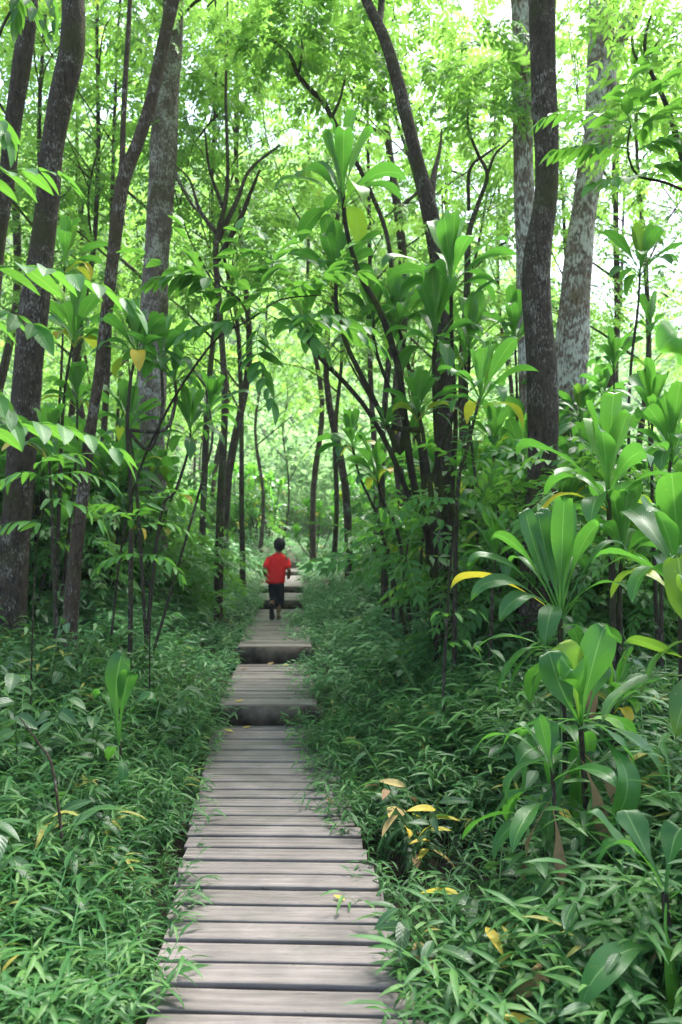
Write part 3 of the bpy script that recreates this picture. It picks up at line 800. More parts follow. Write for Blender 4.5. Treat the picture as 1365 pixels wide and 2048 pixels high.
hero('largest glossy ti plant, tall upright centre leaves and one yellow leaf pointing left', 4.2, (1121, 1245), (1118, 1500), [
    ((1128, 965, -.06), (1122, 1080, -.02), .125, .62, -90, .05),
    ((1083, 998, .10), (1098, 1110, .06), .11, .3, -75),
    ((1054, 992, .06), (1068, 1100, .05), .11, .45, -60, .3),
    ((1155, 972, .10), (1140, 1100, .05), .09, .55, -100, -.2),
    ((1100, 985, .16), (1112, 1100, .1), .10, .35, -90),
    ((1204, 1050, -.10), (1160, 1035, -.07), .125, .42, -60, -.1),
    ((1214, 1040, .10), (1165, 1060, .06), .10, .5, -40, .2),
    ((1275, 1112, .05), (1215, 1020, .05), .075, .3, None, .3),
    ((1312, 1150, -.03), (1235, 1050, -.05), .085, .28, None, -.4),
    ((1205, 1140, .25), (1165, 1060, .2), .09, .25),
    ((975, 1068, .03), (1050, 1060, .02), .075, .28, None, .7),
    ((925, 1118, -.02), (1010, 1080, -.05), .08, .33, None, -.5),
    ((930, 1190, -.10), (1010, 1110, -.12), .085, .34, None, -.8),
    ((985, 1232, -.16), (1040, 1150, -.12), .095, .3, None, -.7),
    ((1062, 1275, -.28), (1085, 1170, -.2), .11, .32, -110, -.2),
    ((1030, 1130, .25), (1070, 1080, .15), .09, .2),
    ((1150, 1150, .32), (1140, 1090, .2), .09, .2),
    ((1250, 1190, -.2), (1190, 1120, -.15), .09, .3),
    ((898, 1165, .08), (985, 1120, .05), .06, .97, None, .8)])
hero('low ti plant with three big upright cupped leaves above drooping glossy ones', 3.4, (1162, 1455), (1165, 1600), [
    ((1098, 1285, .02), (1112, 1380, -.03), .14, .28, -70, .3, .45),
    ((1125, 1272, .05), (1150, 1350, .0), .14, .88, -110, -.25, .3),
    ((1215, 1235, -.02), (1175, 1330, -.04), .145, .45, -95, -.35, .45),
    ((1110, 1345, -.14), (1150, 1290, -.14), .15, .62, -80, .2, .35),
    ((1225, 1325, .1), (1215, 1340, .06), .09, .2, -60, .2),
    ((1030, 1560, -.10), (1060, 1440, -.08), .085, .28, None, .3),
    ((1000, 1500, .05), (1070, 1430, .05), .08, .3, None, .3),
    ((1170, 1600, -.3), (1260, 1500, -.28), .13, .42, None, -.5),
    ((1335, 1590, -.1), (1270, 1430, -.05), .11, .5, None, .3),
    ((1300, 1490, .12), (1230, 1420, .12), .09, .36, None, -.2),
    ((1255, 1520, -.15), (1195, 1430, -.12), .11, .33, None, -.3),
    ((1260, 1470, .0), (1215, 1425, .05), .07, .84, None, .4)], stem_r=.014)
hero('low young ti plant with narrow upright spear leaves left of the three cupped ones', 3.15, (1105, 1545), (1108, 1640), [
    ((1078, 1420, .0), (1090, 1480, .0), .06, .45, -90, .4),
    ((1030, 1450, .05), (1060, 1450, .0), .07, .4),
    ((1000, 1590, -.08), (1020, 1500, -.05), .08, .42, None, .3),
    ((950, 1510, .1), (1040, 1440, .1), .07, .35, None, .2),
    ((1115, 1440, .1), (1110, 1490, .1), .07, .25, -90),
    ((1060, 1500, .2), (1090, 1450, .2), .08, .2)], stem_r=.01, ssc=.8)
hero('little ti plant with blue green leaves in the ground cover left of the path', 4.5, (240, 1490), (240, 1520), [
    ((250, 1290, .0), (222, 1360, -.02), .13, .12, -85, .1),
    ((272, 1335, -.05), (250, 1350, -.04), .11, .2, -70, .2),
    ((318, 1400, -.02), (270, 1370, -.02), .09, .15, None, .4),
    ((180, 1400, .05), (205, 1360, .05), .09, .2, None, .4)], stem_r=.009, skirt=2, ssc=.7)
hero('ti plant at the right edge stretching one long yellow spotted leaf left', 2.9, (1400, 1330), (1410, 1560), [
    ((1218, 1262, -.12), (1310, 1290, -.1), .05, .75, None, .9),
    ((1255, 1365, -.1), (1340, 1230, -.12), .085, .6, None, .5),
    ((1345, 1080, -.05), (1360, 1200, -.03), .13, .4, -95, .3),
    ((1390, 1060, .05), (1395, 1200, .03), .12, .35, -80),
    ((1335, 1180, -.2), (1350, 1090, -.15), .1, .75, -60, .2),
    ((1300, 1440, -.2), (1340, 1330, -.2), .09, .3),
    ((1480, 1200, .05), (1440, 1260, .03), .1, .3),
    ((1450, 1100, .1), (1430, 1200, .03), .1, .3)], stem_r=.016, skirt=2)
hero('ti plant showing only one big blurred leaf tip high at the right edge', 1.5, (1560, 900), (1570, 1600), [
    ((1290, 690, -.05), (1440, 640, -.05), .115, .82, -90, .1, .1),
    ((1600, 560, .05), (1580, 750, .0), .12, .5, -90),
    ((1800, 760, .1), (1700, 700, .05), .12, .5),
    ((1700, 620, .25), (1650, 700, .15), .12, .4)], stem_r=.015, skirt=0)
hero('ti plant in the bottom right corner with a long leaf turning yellow', 2.5, (1330, 1800), (1335, 1900), [
    ((1365, 2040, -.15), (1290, 1900, -.12), .09, .86, None, .4),
    ((1190, 1720, .0), (1260, 1640, .0), .10, .3, None, .3),
    ((1200, 1640, .15), (1250, 1690, .1), .10, .2, None, .2),
    ((1400, 1680, .1), (1370, 1680, .1), .10, .25),
    ((1430, 1860, -.1), (1400, 1700, -.1), .09, .3),
    ((1290, 1650, .2), (1310, 1700, .15), .10, .2)], stem_r=.014)

# ------------------------------------------------------------------ trees near by
def tree(name, label, d, pts, mat, seed, branches=(), flare=.35, top=10.5, group=None, crown=None, base_y=None, name_b='branch', rough=.09, lean=(0, 0)):
    """pts: photo (x, y, width px) from bottom to top; continues above the picture to `top`"""
    P = [U(x, y, d) for x, y, w in pts]
    rad = [w * d / F / 2 for x, y, w in pts]
    g = float(ground(P[0][0], P[0][1]))
    b = P[0].copy(); b[2] = g - .05
    if P[0][2] > g + .1:
        P.insert(0, b.copy()); rad.insert(0, rad[0] * 1.05)
    else:
        P[0] = b.copy()
    Z = P[-1][2]
    if top > Z + .5:
        v = P[-1] - P[-2]; v = v / (abs(v[2]) + .1)
        for k in range(1, 4):
            f = k / 3
            h = (top - Z) * f
            P.append(P[-1] + np.array([v[0] * .5 + lean[0], v[1] * .5 + lean[1] + random.uniform(-.1, .1), 1]) * (top - Z) / 3)
            rad.append(rad[-1] * .78)
    t = thing(name, label, 'tree', b, group)
    mb = MB()
    Q, q = tube(mb, np.array(P) - b, rad, sides=22, sub=6, rough=rough, seed=seed, flare=flare)
    obj('trunk', mb.mesh('trunk'), M[mat], t)
    for bp, bd in branches:
        mb = MB()
        BP = np.array([U(x, y, d + bd * i / max(1, len(bp) - 1)) for i, (x, y, w) in enumerate(bp)]) - b
        tube(mb, BP, [w * d / F / 2 for x, y, w in bp], sides=10, sub=5, rough=.1, seed=seed + 5)
        obj('branch', mb.mesh('branch'), M[mat], t)
    return t, b, np.array(P[-1]) - b


# leaf spray: a pinnate compound leaf with a bent rachis
LP = leaf_t(4, .42, .18, .25, .4)
LP3 = leaf_t(3, .42, .15, .25)


def spray(npairs, L, T, r, ll=.35, droop=.35, wobble=.1):
    """pinnate leaf of length L along +Y"""
    mb = MB()
    P = []; D = []; S = []
    for i in range(npairs):
        t = .18 + .8 * i / (npairs - 1)
        p = np.array([0, t * L, -droop * t * t * L])
        for s in (-1, 1):
            a = R_(62 - 22 * t) + r.normal(0, wobble)
            D.append((s * math.sin(a), math.cos(a), -.15 - .3 * t + r.normal(0, wobble)))
            P.append(p); S.append(ll * L * (.8 + .3 * math.sin(t * math.pi)) * r.uniform(.85, 1.1))
    P.append(np.array([0, L * .98, -droop * L])); D.append((0, 1, -.5)); S.append(ll * L)
    k = len(P)
    mb.place(T, np.array(P), frames(np.array(D), roll=r.normal(0, .2, k)), np.array(S), tint=np.clip(r.normal(.3, .08, k), 0, 1))
    w = L * .008
    n = 6; V = []; A = []
    for j in range(n):
        t = j / (n - 1); V += [(-w, t * L, -droop * t * t * L), (w, t * L, -droop * t * t * L)]; A += [(0, t, .6)] * 2
    mb.add(V, [(2 * j, 2 * j + 1, 2 * j + 3, 2 * j + 2) for j in range(n - 1)], A)
    return mb.arrays()


rs_ = np.random.default_rng(33)
SPR_FAR = [spray(5, .38, LP3, rs_, .36) for _ in range(5)]
SPR_NEAR = [spray(8, .45, LP, rs_, .27, .35) for _ in range(4)]


def crown_mesh(centers, radii, nper, seed, T=SPR_FAR, size=(.62, 1.05), tintm=.35):
    r = np.random.default_rng(seed)
    mb = MB()
    P = []; D = []; TT = []
    for c, rad in zip(centers, radii):
        k = nper
        a = r.uniform(0, 6.28, k); rr = np.sqrt(r.uniform(0, 1, k)) * rad
        zz = r.normal(0, .28, k) * rad * .9
        p = np.stack([c[0] + np.cos(a) * rr, c[1] + np.sin(a) * rr, c[2] + zz], 1)
        aa = a + r.normal(0, .9, k)
        el = r.normal(-.05, .35, k)
        P.append(p); D.append(np.stack([np.cos(aa) * np.cos(el), np.sin(aa) * np.cos(el), np.sin(el)], 1))
        TT.append(np.clip(r.normal(tintm, .1, k) + r.normal(0, .17), .0, .8))
    P = np.concatenate(P); D = np.concatenate(D); TT = np.concatenate(TT)
    w = r.integers(0, len(T), len(P))
    for v in range(len(T)):
        i = w == v
        mb.place(T[v], P[i], frames(D[i], roll=r.normal(0, .35, i.sum())), r.uniform(size[0], size[1], i.sum()), tint=TT[i])
    return mb.mesh('crown')


def bg_tree(seed, H, crown_from, rad, nclump, nper, spread):
    """slender forest tree with forks and tiers of leaves"""
    r = np.random.default_rng(seed)
    t = thing('forest_tree', 'far', 'tree', (0, 0, -80))
    mb = MB()
    pts = [np.zeros(3)]
    x = y = 0.
    n = 7
    for i in range(1, n):
        x += r.normal(0, .16); y += r.normal(0, .16)
        pts.append(np.array([x, y, H * i / (n - 1)]))
    Q, q = tube(mb, pts, np.linspace(rad, rad * .25, n), sides=9, sub=4, rough=.1, seed=seed, flare=.3)
    tips = [pts[-1]]
    cl = []; cr = []
    bm = MB()
    nb = 9
    for k in range(nb):
        h = crown_from + (H - crown_from) * (k + .3) / nb
        j = int(np.argmin(abs(Q[:, 2] - h)))
        a = r.uniform(0, 6.28); l = spread * r.uniform(.6, 1.15) * (1 - .45 * k / nb)
        p0 = Q[j]; p1 = p0 + [math.cos(a) * l * .45, math.sin(a) * l * .45, l * .35]; p2 = p0 + [math.cos(a + .2) * l, math.sin(a + .2) * l, l * r.uniform(.35, .9)]
        tube(bm, [p0, p1, p2], [q[j] * .5, q[j] * .32, q[j] * .12], sides=6, sub=4, rough=.1, seed=seed + k)
        for s in range(2):
            a2 = a + r.choice([-1, 1]) * r.uniform(.4, .9)
            e = p1 + (p2 - p1) * r.uniform(0, .6)
            e2 = e + np.array([math.cos(a2) * l * .5, math.sin(a2) * l * .5, l * r.uniform(.1, .5)])
            tube(bm, [e, (e + e2) / 2 + [0, 0, .05], e2], [q[j] * .25, q[j] * .16, q[j] * .07], sides=5, sub=3, seed=seed + k * 7 + s)
            cl.append(e2); cr.append(r.uniform(.45, .85))
        cl.append(p2); cr.append(r.uniform(.5, .95))
        cl.append(p1); cr.append(r.uniform(.4, .7))
    while len(cl) < nclump:
        a = r.uniform(0, 6.28); l = spread * math.sqrt(r.uniform(0, 1)) * 1.1
        h = crown_from + (H - crown_from) * r.uniform(.1, 1.05)
        cl.append(np.array([math.cos(a) * l, math.sin(a) * l, h])); cr.append(r.uniform(.4, .9))
    obj('trunk', mb.mesh('trunk'), M['bark_thin'] if seed % 2 else M['bark_mid'], t)
    obj('branch', bm.mesh('branch'), M['bark_thin'], t)
    obj('crown', crown_mesh(cl, cr, nper, seed), M['canopy'], t)
    return t


BT = [bg_tree(1, 11, 3.4, .07, 30, 14, 2.3), bg_tree(2, 13, 4.5, .085, 34, 14, 2.6), bg_tree(3, 9, 2.6, .05, 30, 14, 2.0),
      bg_tree(4, 12, 3.0, .06, 31, 14, 2.4), bg_tree(5, 7, 1.8, .035, 28, 15, 1.7), bg_tree(6, 14, 5.5, .095, 34, 14, 2.7)]
usedT = set()


def put_tree(i, loc, rz, s, label, group):
    p = BT[i]
    if i not in usedT:
        usedT.add(i); p.location = tuple(loc); p.rotation_euler = (0, 0, rz); p.scale = (s, s, s); p['label'] = label; p['group'] = group
        return p
    return copy_tree(p, loc, rz, s, label, group)


# particular far trunks seen down the path: (px, d, proto, scale, label)
far_trunks = [
    (627, 19, 1, 1.0, 'far straight trunk above the last step, right of the boy\'s head', 626),
    (665, 17, 0, .9, 'thin pole like trunk just right of the far straight trunk'),
    (700, 15, 1, .95, 'darker trunk at the right side of the far gap'),
    (447, 15, 1, 1.0, 'brown trunk left of the boy, first one beyond the ti plants'),
    (487, 14.5, 2, 1.1, 'thin dark trunk between the brown trunk and the boy'),
    (402, 13.5, 0, .95, 'moss footed trunk standing at the left rim of the ground cover'),
    (520, 24, 3, 1.0, 'very thin far trunk straight above the boy'),
    (560, 27, 4, 1.2, 'palest far thin trunk in the middle of the gap'),
    (750, 14, 3, 1.0, 'trunk behind the black arching stems'),
    (800, 13, 2, 1.1, 'trunk between the black arching stems and the leaning trunk'),
    (205, 13, 3, 1.0, 'thin trunk in the gap right of the darkest trunk'),
    (40, 12, 0, 1.0, 'pale thin trunk behind the leftmost leaning trunk'),
    (1205, 17, 5, 1.0, 'grey blurred trunk behind the pale lichen trunk'),
    (1150, 16, 3, 1.0, 'tree behind the pale lichen trunk with leaves before the white gap'),
    (1290, 14, 0, 1.0, 'slender tree before the white gap near the right edge'),
    (1370, 18, 1, 1.0, 'tall slender tree at the far right edge of the gap'),
    (1240, 22, 3, 1.2, 'faint far tree in the white gap at the upper right'),
    (980, 15, 2, 1.1, 'small forked tree in the white gap left of the straight dark trunk'),
]
for it in far_trunks:
    px, d, i, s, lab = it[:5]
    p = U(px, 1150, d); p[2] = float(ground(p[0], d)) - .05
    put_tree(i, p, random.uniform(0, 6.28), s, lab, 'slender trees around the far end of the path')
r3 = np.random.default_rng(44)
spots = []
FG = [('slender tree in the leafy wall left of the far path', 'background trees left of the path', -1), ('slender tree in the leafy wall right of the far path', 'background trees right of the path', 1)]
cnt = 0
while cnt < 34:
    y = r3.uniform(13, 33); side = -1 if r3.random() < .56 else 1
    x = side * r3.uniform(1.2 if side > 0 else 3.0, .46 * y + 1.5)
    if side > 0 and x > .16 * y and x < .42 * y and y > 13 and r3.random() < .6: continue      # keep the bright gap on the right open
    if any((x - a) ** 2 + (y - b) ** 2 < 1.4 ** 2 for a, b in spots): continue
    if abs(x - deck_cx(y)) < 1.3: continue
    spots.append((x, y)); cnt += 1
    lab, grp, _ = FG[0 if side < 0 else 1]
    put_tree(int(r3.integers(0, 6)), (x, y, float(ground(x, y)) - .05), r3.uniform(0, 6.28), r3.uniform(.8, 1.2), lab, grp)

for (x, y, i, s_) in ((3.6, 3.0, 1, .8), (6.0, 5.2, 5, .8), (4.8, -1.0, 1, .85), (-4.6, 2.4, 1, .8), (-3.8, -2.5, 5, .8), (7.6, 1.2, 5, .9), (.8, -4.5, 1, .85), (4.6, 7.4, 1, .8), (6.6, 8.2, 5, .85), (8.2, 11.5, 1, .9), (-6.4, 7.5, 1, .8), (-2.6, .7, 5, .72), (2.7, .2, 1, .78), (-1.2, -2.6, 1, .8)):  # trees added around the camera to shade the foreground and cut sky light
    put_tree(i, (x, y, float(ground(x, y)) - .05), r3.uniform(0, 6.28), s_, 'tree added outside the frame so its crown shades the near boards', 'trees added around the viewpoint for shade')

# near trunks
def crown_for(t, tip, seed, n=14, rad=2.0, nper=14, low=1.0):
    r = np.random.default_rng(seed)
    cs = []; cr = []
    bm = MB()
    for k in range(n):
        a = r.uniform(0, 6.28); l = rad * math.sqrt(r.uniform(0.05, 1))
        c = tip + np.array([math.cos(a) * l, math.sin(a) * l, r.uniform(-low, .6)])
        cs.append(c); cr.append(r.uniform(.5, .9))
        if k % 3 == 0:
            s = tip + [0, 0, -.1]
            tube(bm, [s, (s + c) / 2 + [0, 0, .2], c], [.035, .022, .01], sides=6, sub=3, seed=k)
    obj('branch', bm.mesh('branch'), M['bark_thin'], t)
    obj('crown', crown_mesh(cs, cr, nper, seed), M['canopy'], t)


t1, b1, e1 = tree('tree', 'darkest thick trunk near the left edge, bowed near the top, speckled with lichen', 7.4,
     [(18, 1350, 66), (24, 1150, 60), (36, 1000, 56), (50, 820, 54), (64, 660, 52), (82, 520, 50), (96, 400, 46), (103, 310, 46), (122, 200, 50), (142, 110, 49), (147, 40, 47), (146, -20, 46)], 'bark_dark', 1, top=9.5)
crown_for(t1, e1, 201)
t2, b2, e2 = tree('tree', 'leaning trunk that leaves the photo at the far left edge', 7.8,
     [(-45, 1300, 44), (-35, 1000, 40), (-25, 700, 36), (-6, 500, 32), (12, 380, 30), (24, 260, 31), (42, 140, 33), (56, 40, 34), (62, -20, 32)], 'bark_dark', 2, top=9)
crown_for(t2, e2, 202)
t3, b3, e3 = tree('tree', 'thin bent trunk that crosses in front of the big brown trunk on the left', 7.0,
     [(138, 1290, 30), (150, 1130, 27), (168, 980, 25), (182, 860, 24), (200, 740, 23), (214, 620, 24), (228, 500, 24), (240, 400, 25), (252, 345, 27), (278, 280, 24), (303, 200, 24), (322, 110, 24), (342, 20, 26), (350, -30, 24)], 'bark_mid', 3,
     branches=[([(247, 365, 18), (246, 300, 11), (250, 180, 10), (257, 60, 10), (262, -30, 9)], .3)], top=9)
crown_for(t3, e3, 203)
t4, b4, e4 = tree('tree', 'big brown grey trunk left of the path with pale upper bark', 11.0,
     [(296, 1240, 74), (298, 1050, 66), (302, 880, 61), (306, 720, 57), (311, 560, 53), (320, 420, 51), (328, 290, 50), (336, 180, 46), (344, 80, 45), (348, -20, 44)], 'bark_grey', 4, top=12,
     branches=[([(345, 330, 10), (362, 370, 8), (385, 410, 7), (400, 425, 5)], .2)])
crown_for(t4, e4, 204)
t5, b5, e5 = tree('tree', 'dark trunk leaning from the mossy clump to the top centre of the photo', 8.0,
     [(905, 1290, 56), (898, 1180, 48), (892, 1050, 40), (888, 900, 34), (886, 740, 32), (884, 600, 31), (874, 480, 30), (856, 390, 30), (836, 320, 27), (817, 250, 26), (795, 160, 26), (770, 80, 23), (742, 20, 21), (722, -30, 20)], 'bark_dark', 5, top=8.2, rough=.12,
     branches=[([(757, 50, 16), (762, 20, 14), (766, -30, 13)], .2), ([(862, 400, 18), (868, 350, 12), (880, 300, 6), (884, 260, 4)], .4)])
crown_for(t5, e5, 205, n=16)
t6, b6, e6 = tree('tree', 'straight dark trunk, the nearest thick one right of the path', 6.6,
     [(1055, 1400, 74), (1062, 1290, 66), (1072, 1130, 62), (1080, 1000, 60), (1085, 860, 60), (1083, 720, 60), (1074, 590, 60), (1077, 500, 56), (1092, 400, 52), (1094, 300, 50), (1088, 180, 49), (1085, 60, 50), (1085, -30, 50)], 'bark_dark', 6, top=9.5)
crown_for(t6, e6, 206)
t7, b7, e7 = tree('tree', 'pale trunk half hidden behind the straight dark trunk', 9.5,
     [(1075, 1200, 46), (1066, 900, 44), (1060, 700, 44), (1056, 560, 44), (1050, 430, 42), (1047, 300, 42), (1048, 180, 42), (1045, 60, 42), (1040, -30, 42)], 'bark_pale', 7, top=10.5)
crown_for(t7, e7, 207)
t8, b8, e8 = tree('tree', 'widest trunk on the right, white lichen patches and a fork near the top', 10.5,
     [(1128, 1200, 66), (1132, 1000, 62), (1138, 850, 60), (1145, 700, 60), (1153, 560, 58), (1165, 440, 54), (1180, 350, 54), (1198, 270, 58), (1204, 190, 60), (1202, 90, 56), (1205, -30, 54)], 'bark_pale', 8, top=12,
     branches=[([(1212, 170, 34), (1235, 90, 32), (1262, 45, 30), (1285, -10, 28), (1300, -60, 26)], -.4)])
crown_for(t8, e8, 208)

# small forked trees in mid picture
tx, bx, ex = tree('tree', 'thin forked tree left of centre with bare dark limbs among bright leaves', 10.5,
     [(438, 1170, 18), (442, 1000, 15), (450, 800, 13), (440, 620, 12), (432, 500, 12), (452, 400, 10), (456, 330, 8), (452, 200, 6), (455, 60, 5)], 'bark_thin', 11, top=9, flare=.2,
     branches=[([(436, 480, 11), (475, 400, 9), (500, 340, 7), (560, 290, 5)], .5), ([(436, 520, 11), (480, 440, 10), (500, 390, 8), (520, 340, 5)], -.5), ([(436, 470, 9), (400, 420, 7), (380, 360, 5), (350, 330, 4)], .3), ([(448, 420, 8), (420, 340, 5), (410, 260, 4)], -.3)])
crown_for(tx, ex, 211, n=20, rad=1.6)
r5 = np.random.default_rng(77)
extra = MB()
tz, bz, ez = tree('tree', 'slim tree whose crooked black branch droops across the top centre', 9.0,
     [(770, 1180, 14), (765, 900, 12), (785, 620, 11), (776, 480, 10), (740, 380, 9), (700, 300, 9), (664, 235, 9), (648, 205, 10), (622, 180, 9), (597, 150, 9), (580, 110, 8), (555, 88, 7), (520, 62, 6), (500, 40, 4)], 'stem_dark', 12, top=0, flare=.2,
     branches=[([(664, 235, 7), (680, 200, 5), (690, 160, 4)], .2), ([(597, 150, 6), (605, 100, 4), (600, 60, 3)], .2)])
cs = [U(x, y, 9) - bz for x, y in ((520, 60), (560, 100), (600, 60), (690, 160), (600, 20), (640, 90), (700, 60), (740, 110), (680, 20))]
obj('crown', crown_mesh(cs, [.45] * len(cs), 26, 212), M['canopy'], tz)

tw, bw, ew = tree('tree', 'curved thin tree in the white gap, its fork spreading before the bright hillside', 9.5,
     [(940, 1150, 16), (930, 800, 14), (935, 560, 13), (938, 470, 12), (960, 400, 9), (975, 350, 7), (955, 305, 6), (936, 250, 5), (940, 180, 4)], 'stem_dark', 13, top=0, flare=.2,
     branches=[([(975, 350, 6), (990, 310, 5), (1010, 290, 4), (1030, 270, 3)], .2), ([(938, 420, 7), (940, 340, 7), (970, 310, 6), (1000, 290, 3)], .3)])
cs = [U(x, y, 9.5) - bw for x, y in ((940, 180), (930, 120), (1000, 240), (1020, 200), (880, 160), (960, 90), (900, 230), (1000, 130))]
obj('crown', crown_mesh(cs, [.5] * len(cs), 26, 213), M['canopy'], tw)
ty, by, ey = tree('tree', 'thin twiggy tree at the top right corner beyond the fork', 9.0,
     [(1400, 1200, 16), (1395, 700, 14), (1380, 400, 12), (1340, 230, 10), (1305, 150, 8), (1290, 100, 7), (1300, 40, 6), (1330, -20, 5)], 'stem_dark', 14, top=0, flare=.2,
     branches=[([(1305, 150, 6), (1270, 110, 5), (1265, 60, 4), (1280, 10, 3)], .2), ([(1305, 100, 5), (1335, 60, 4), (1365, 20, 3)], .1)])
cs = [U(x, y, 9) - by for x, y in ((1280, 10), (1330, 0), (1250, 60), (1365, 60), (1310, 200), (1350, 130), (1270, 280), (1330, 330))]
obj('crown', crown_mesh(cs, [.5] * len(cs), 26, 214), M['canopy'], ty)


# ------------------------------------------------------------------ saplings with big pinnate leaves close by
def near_pinnate(mb, P0, P1, P2, ll, npairs, r, tintm=.35, w=.45, mat=None, wb=.2):
    P0, P1, P2 = map(np.asarray, (P0, P1, P2))
    T = leaf_t(7, w, .22, .22, .4, nu=5)
    P = []; D = []; S = []; UP = []
    C = lambda t: (1 - t) ** 2 * P0 + 2 * t * (1 - t) * P1 + t * t * P2
    for i in range(npairs):
        t = .12 + .86 * i / (npairs - 1)
        c = C(t); tg = nrm(2 * (1 - t) * (P1 - P0) + 2 * t * (P2 - P1))
        sd = nrm(np.cross(tg, [0, 0, 1]))
        for s in (-1, 1):
            a = R_(64 - 24 * t) + r.normal(0, .1)
            D.append(tg * math.cos(a) + sd * s * math.sin(a) + np.array([0, 0, -.25 + r.normal(0, wb)]))
            P.append(c); S.append(ll * (.75 + .35 * math.sin(min(1, t + .15) * math.pi)) * r.uniform(.9, 1.1))
    P.append(C(1.)); D.append(nrm(P2 - P1) + np.array([0, 0, -.3])); S.append(ll)
    k = len(P)
    mb.place(T, np.array(P), frames(np.array(D), roll=r.normal(0, .25, k)), np.array(S), tint=np.clip(r.normal(tintm - .17, .08, k), 0, 1))
    tube(mb, [C(t) for t in (0, .25, .5, .75, 1)], [ll * .022, ll * .018, ll * .014, ll * .010, ll * .006], sides=6, sub=2)


def sapling(label, d, foot, stem_pts, sprays, ll, tintm=.35, seed=0, mat='pinnate', smat='stem_dark', r0_=.012, w=.45, name='sapling', cat='sapling', wb=.2):
    r = np.random.default_rng(seed)
    b = U(foot[0], foot[1], foot[2] if len(foot) > 2 else d); b[2] = float(ground(b[0], b[1])) - .03
    t = thing(name, label, cat, b)
    mb = MB()
    for k, sp in enumerate(stem_pts):
        P = [U(x, y, d + dd) - b for x, y, dd in sp]
        if k == 0: P = [np.zeros(3)] + P
        tube(mb, P, np.linspace(r0_ * (1 if k == 0 else .6), r0_ * .35, len(P)), sides=8, sub=4, rough=.1, seed=seed)
    obj('stem', mb.mesh('stem'), M[smat], t)
    fb = MB()
    for (a, c, e, n) in sprays:
        P0 = U(a[0], a[1], d + a[2]) - b; P1 = U(c[0], c[1], d + c[2]) - b; P2 = U(e[0], e[1], d + e[2]) - b
        near_pinnate(fb, P0, P1, P2, ll, n, r, tintm, w, wb=wb)
    obj('foliage', fb.mesh('foliage'), M[mat], t)
    return t


# centre left: fans of feathered leaves over the path
sp = []
sapling('sapling left of the path whose feathered leaves fan out over the path at the centre', 5.0, (215, 1250, 7.4), [[(245, 1080, 2.2), (280, 940, 1.6), (330, 830, .9), (385, 740, .3), (440, 672, 0), (500, 640, 0), (560, 600, 0), (640, 590, 0)], [(500, 640, 0), (480, 600, -.1), (440, 570, -.2), (420, 540, -.2)]], [
    ((560, 640, 0), (430, 580, -.1), (285, 505, -.2), 9), ((480, 615, -.05), (470, 540, -.1), (478, 460, 0), 8), ((520, 600, .1), (520, 540, .1), (590, 470, .3), 8),
    ((440, 600, -.1), (400, 560, -.1), (365, 450, 0), 8), ((560, 600, 0), (620, 540, 0), (720, 545, 0), 8), ((560, 640, 0), (650, 610, -.1), (735, 655, -.2), 8),
    ((520, 650, -.1), (500, 690, -.2), (545, 800, -.3), 10), ((480, 640, -.1), (440, 640, -.2), (380, 660, -.3), 6), ((600, 600, .1), (650, 560, .2), (690, 500, .3), 8),
    ((620, 640, .1), (690, 640, .1), (760, 690, .1), 7), ((560, 600, .2), (540, 530, .3), (530, 480, .4), 8), ((430, 560, -.1), (370, 540, -.2), (310, 560, -.2), 7), ((600, 625, -.1), (610, 660, -.2), (650, 700, -.2), 7)],
    .155, .5, 1)
# top right
sapling('sapling at the right edge with broad backlit feathered leaves before the pale trunk', 4.4, (1440, 1400), [[(1430, 900, 0), (1420, 500, 0), (1400, 400, 0)], [(1400, 395, 0), (1330, 365, 0), (1275, 350, 0), (1256, 300, 0), (1262, 250, 0)]], [
    ((1262, 260, 0), (1180, 200, -.1), (1090, 235, -.1), 8), ((1265, 300, 0), (1200, 280, -.1), (1115, 300, -.1), 9), ((1262, 250, 0), (1230, 170, 0), (1290, 110, .1), 7),
    ((1275, 270, 0), (1320, 210, 0), (1365, 200, .1), 7), ((1290, 350, 0), (1240, 350, -.1), (1190, 365, -.2), 6), ((1280, 300, 0), (1330, 260, -.1), (1380, 290, -.1), 7), ((1270, 240, 0), (1300, 170, -.1), (1370, 130, 0), 8), ((1300, 360, 0), (1330, 320, -.1), (1360, 330, -.1), 5)],
    .135, .6, 2, r0_=.014)
# left edge, very near
sapling('sapling outside the left edge reaching in with long blue green feathered leaves', 2.4, (-160, 1500), [[(-140, 1000, 0), (-110, 700, 0), (-90, 480, 0), (-100, 330, 0)]], [
    ((-100, 560, 0), (80, 490, 0), (255, 600, -.1), 7), ((-110, 640, .1), (0, 600, .1), (70, 650, .0), 5), ((-110, 900, .1), (60, 790, .1), (235, 900, 0), 7),
    ((-100, 380, .2), (20, 320, .2), (120, 350, .2), 6), ((-100, 250, .2), (-20, 200, .2), (10, 260, .2), 6), ((-110, 760, -.1), (-40, 740, -.1), (20, 820, -.1), 5)],
    .125, .3, 3, r0_=.014, wb=.12)
sapling('sapling top left with dark narrow leaves hanging between the two leftmost trunks', 3.4, (-60, 1500), [[(-60, 900, 0), (-50, 400, 0), (-10, 100, 0), (60, -40, 0)]], [
    ((40, -30, 0), (60, 0, 0), (100, 70, 0), 5), ((70, -50, 0), (110, -20, 0), (110, 40, 0), 5), ((30, -30, 0), (40, 0, 0), (30, 40, 0), 4)], .11, .15, 4, w=.3, r0_=.012)
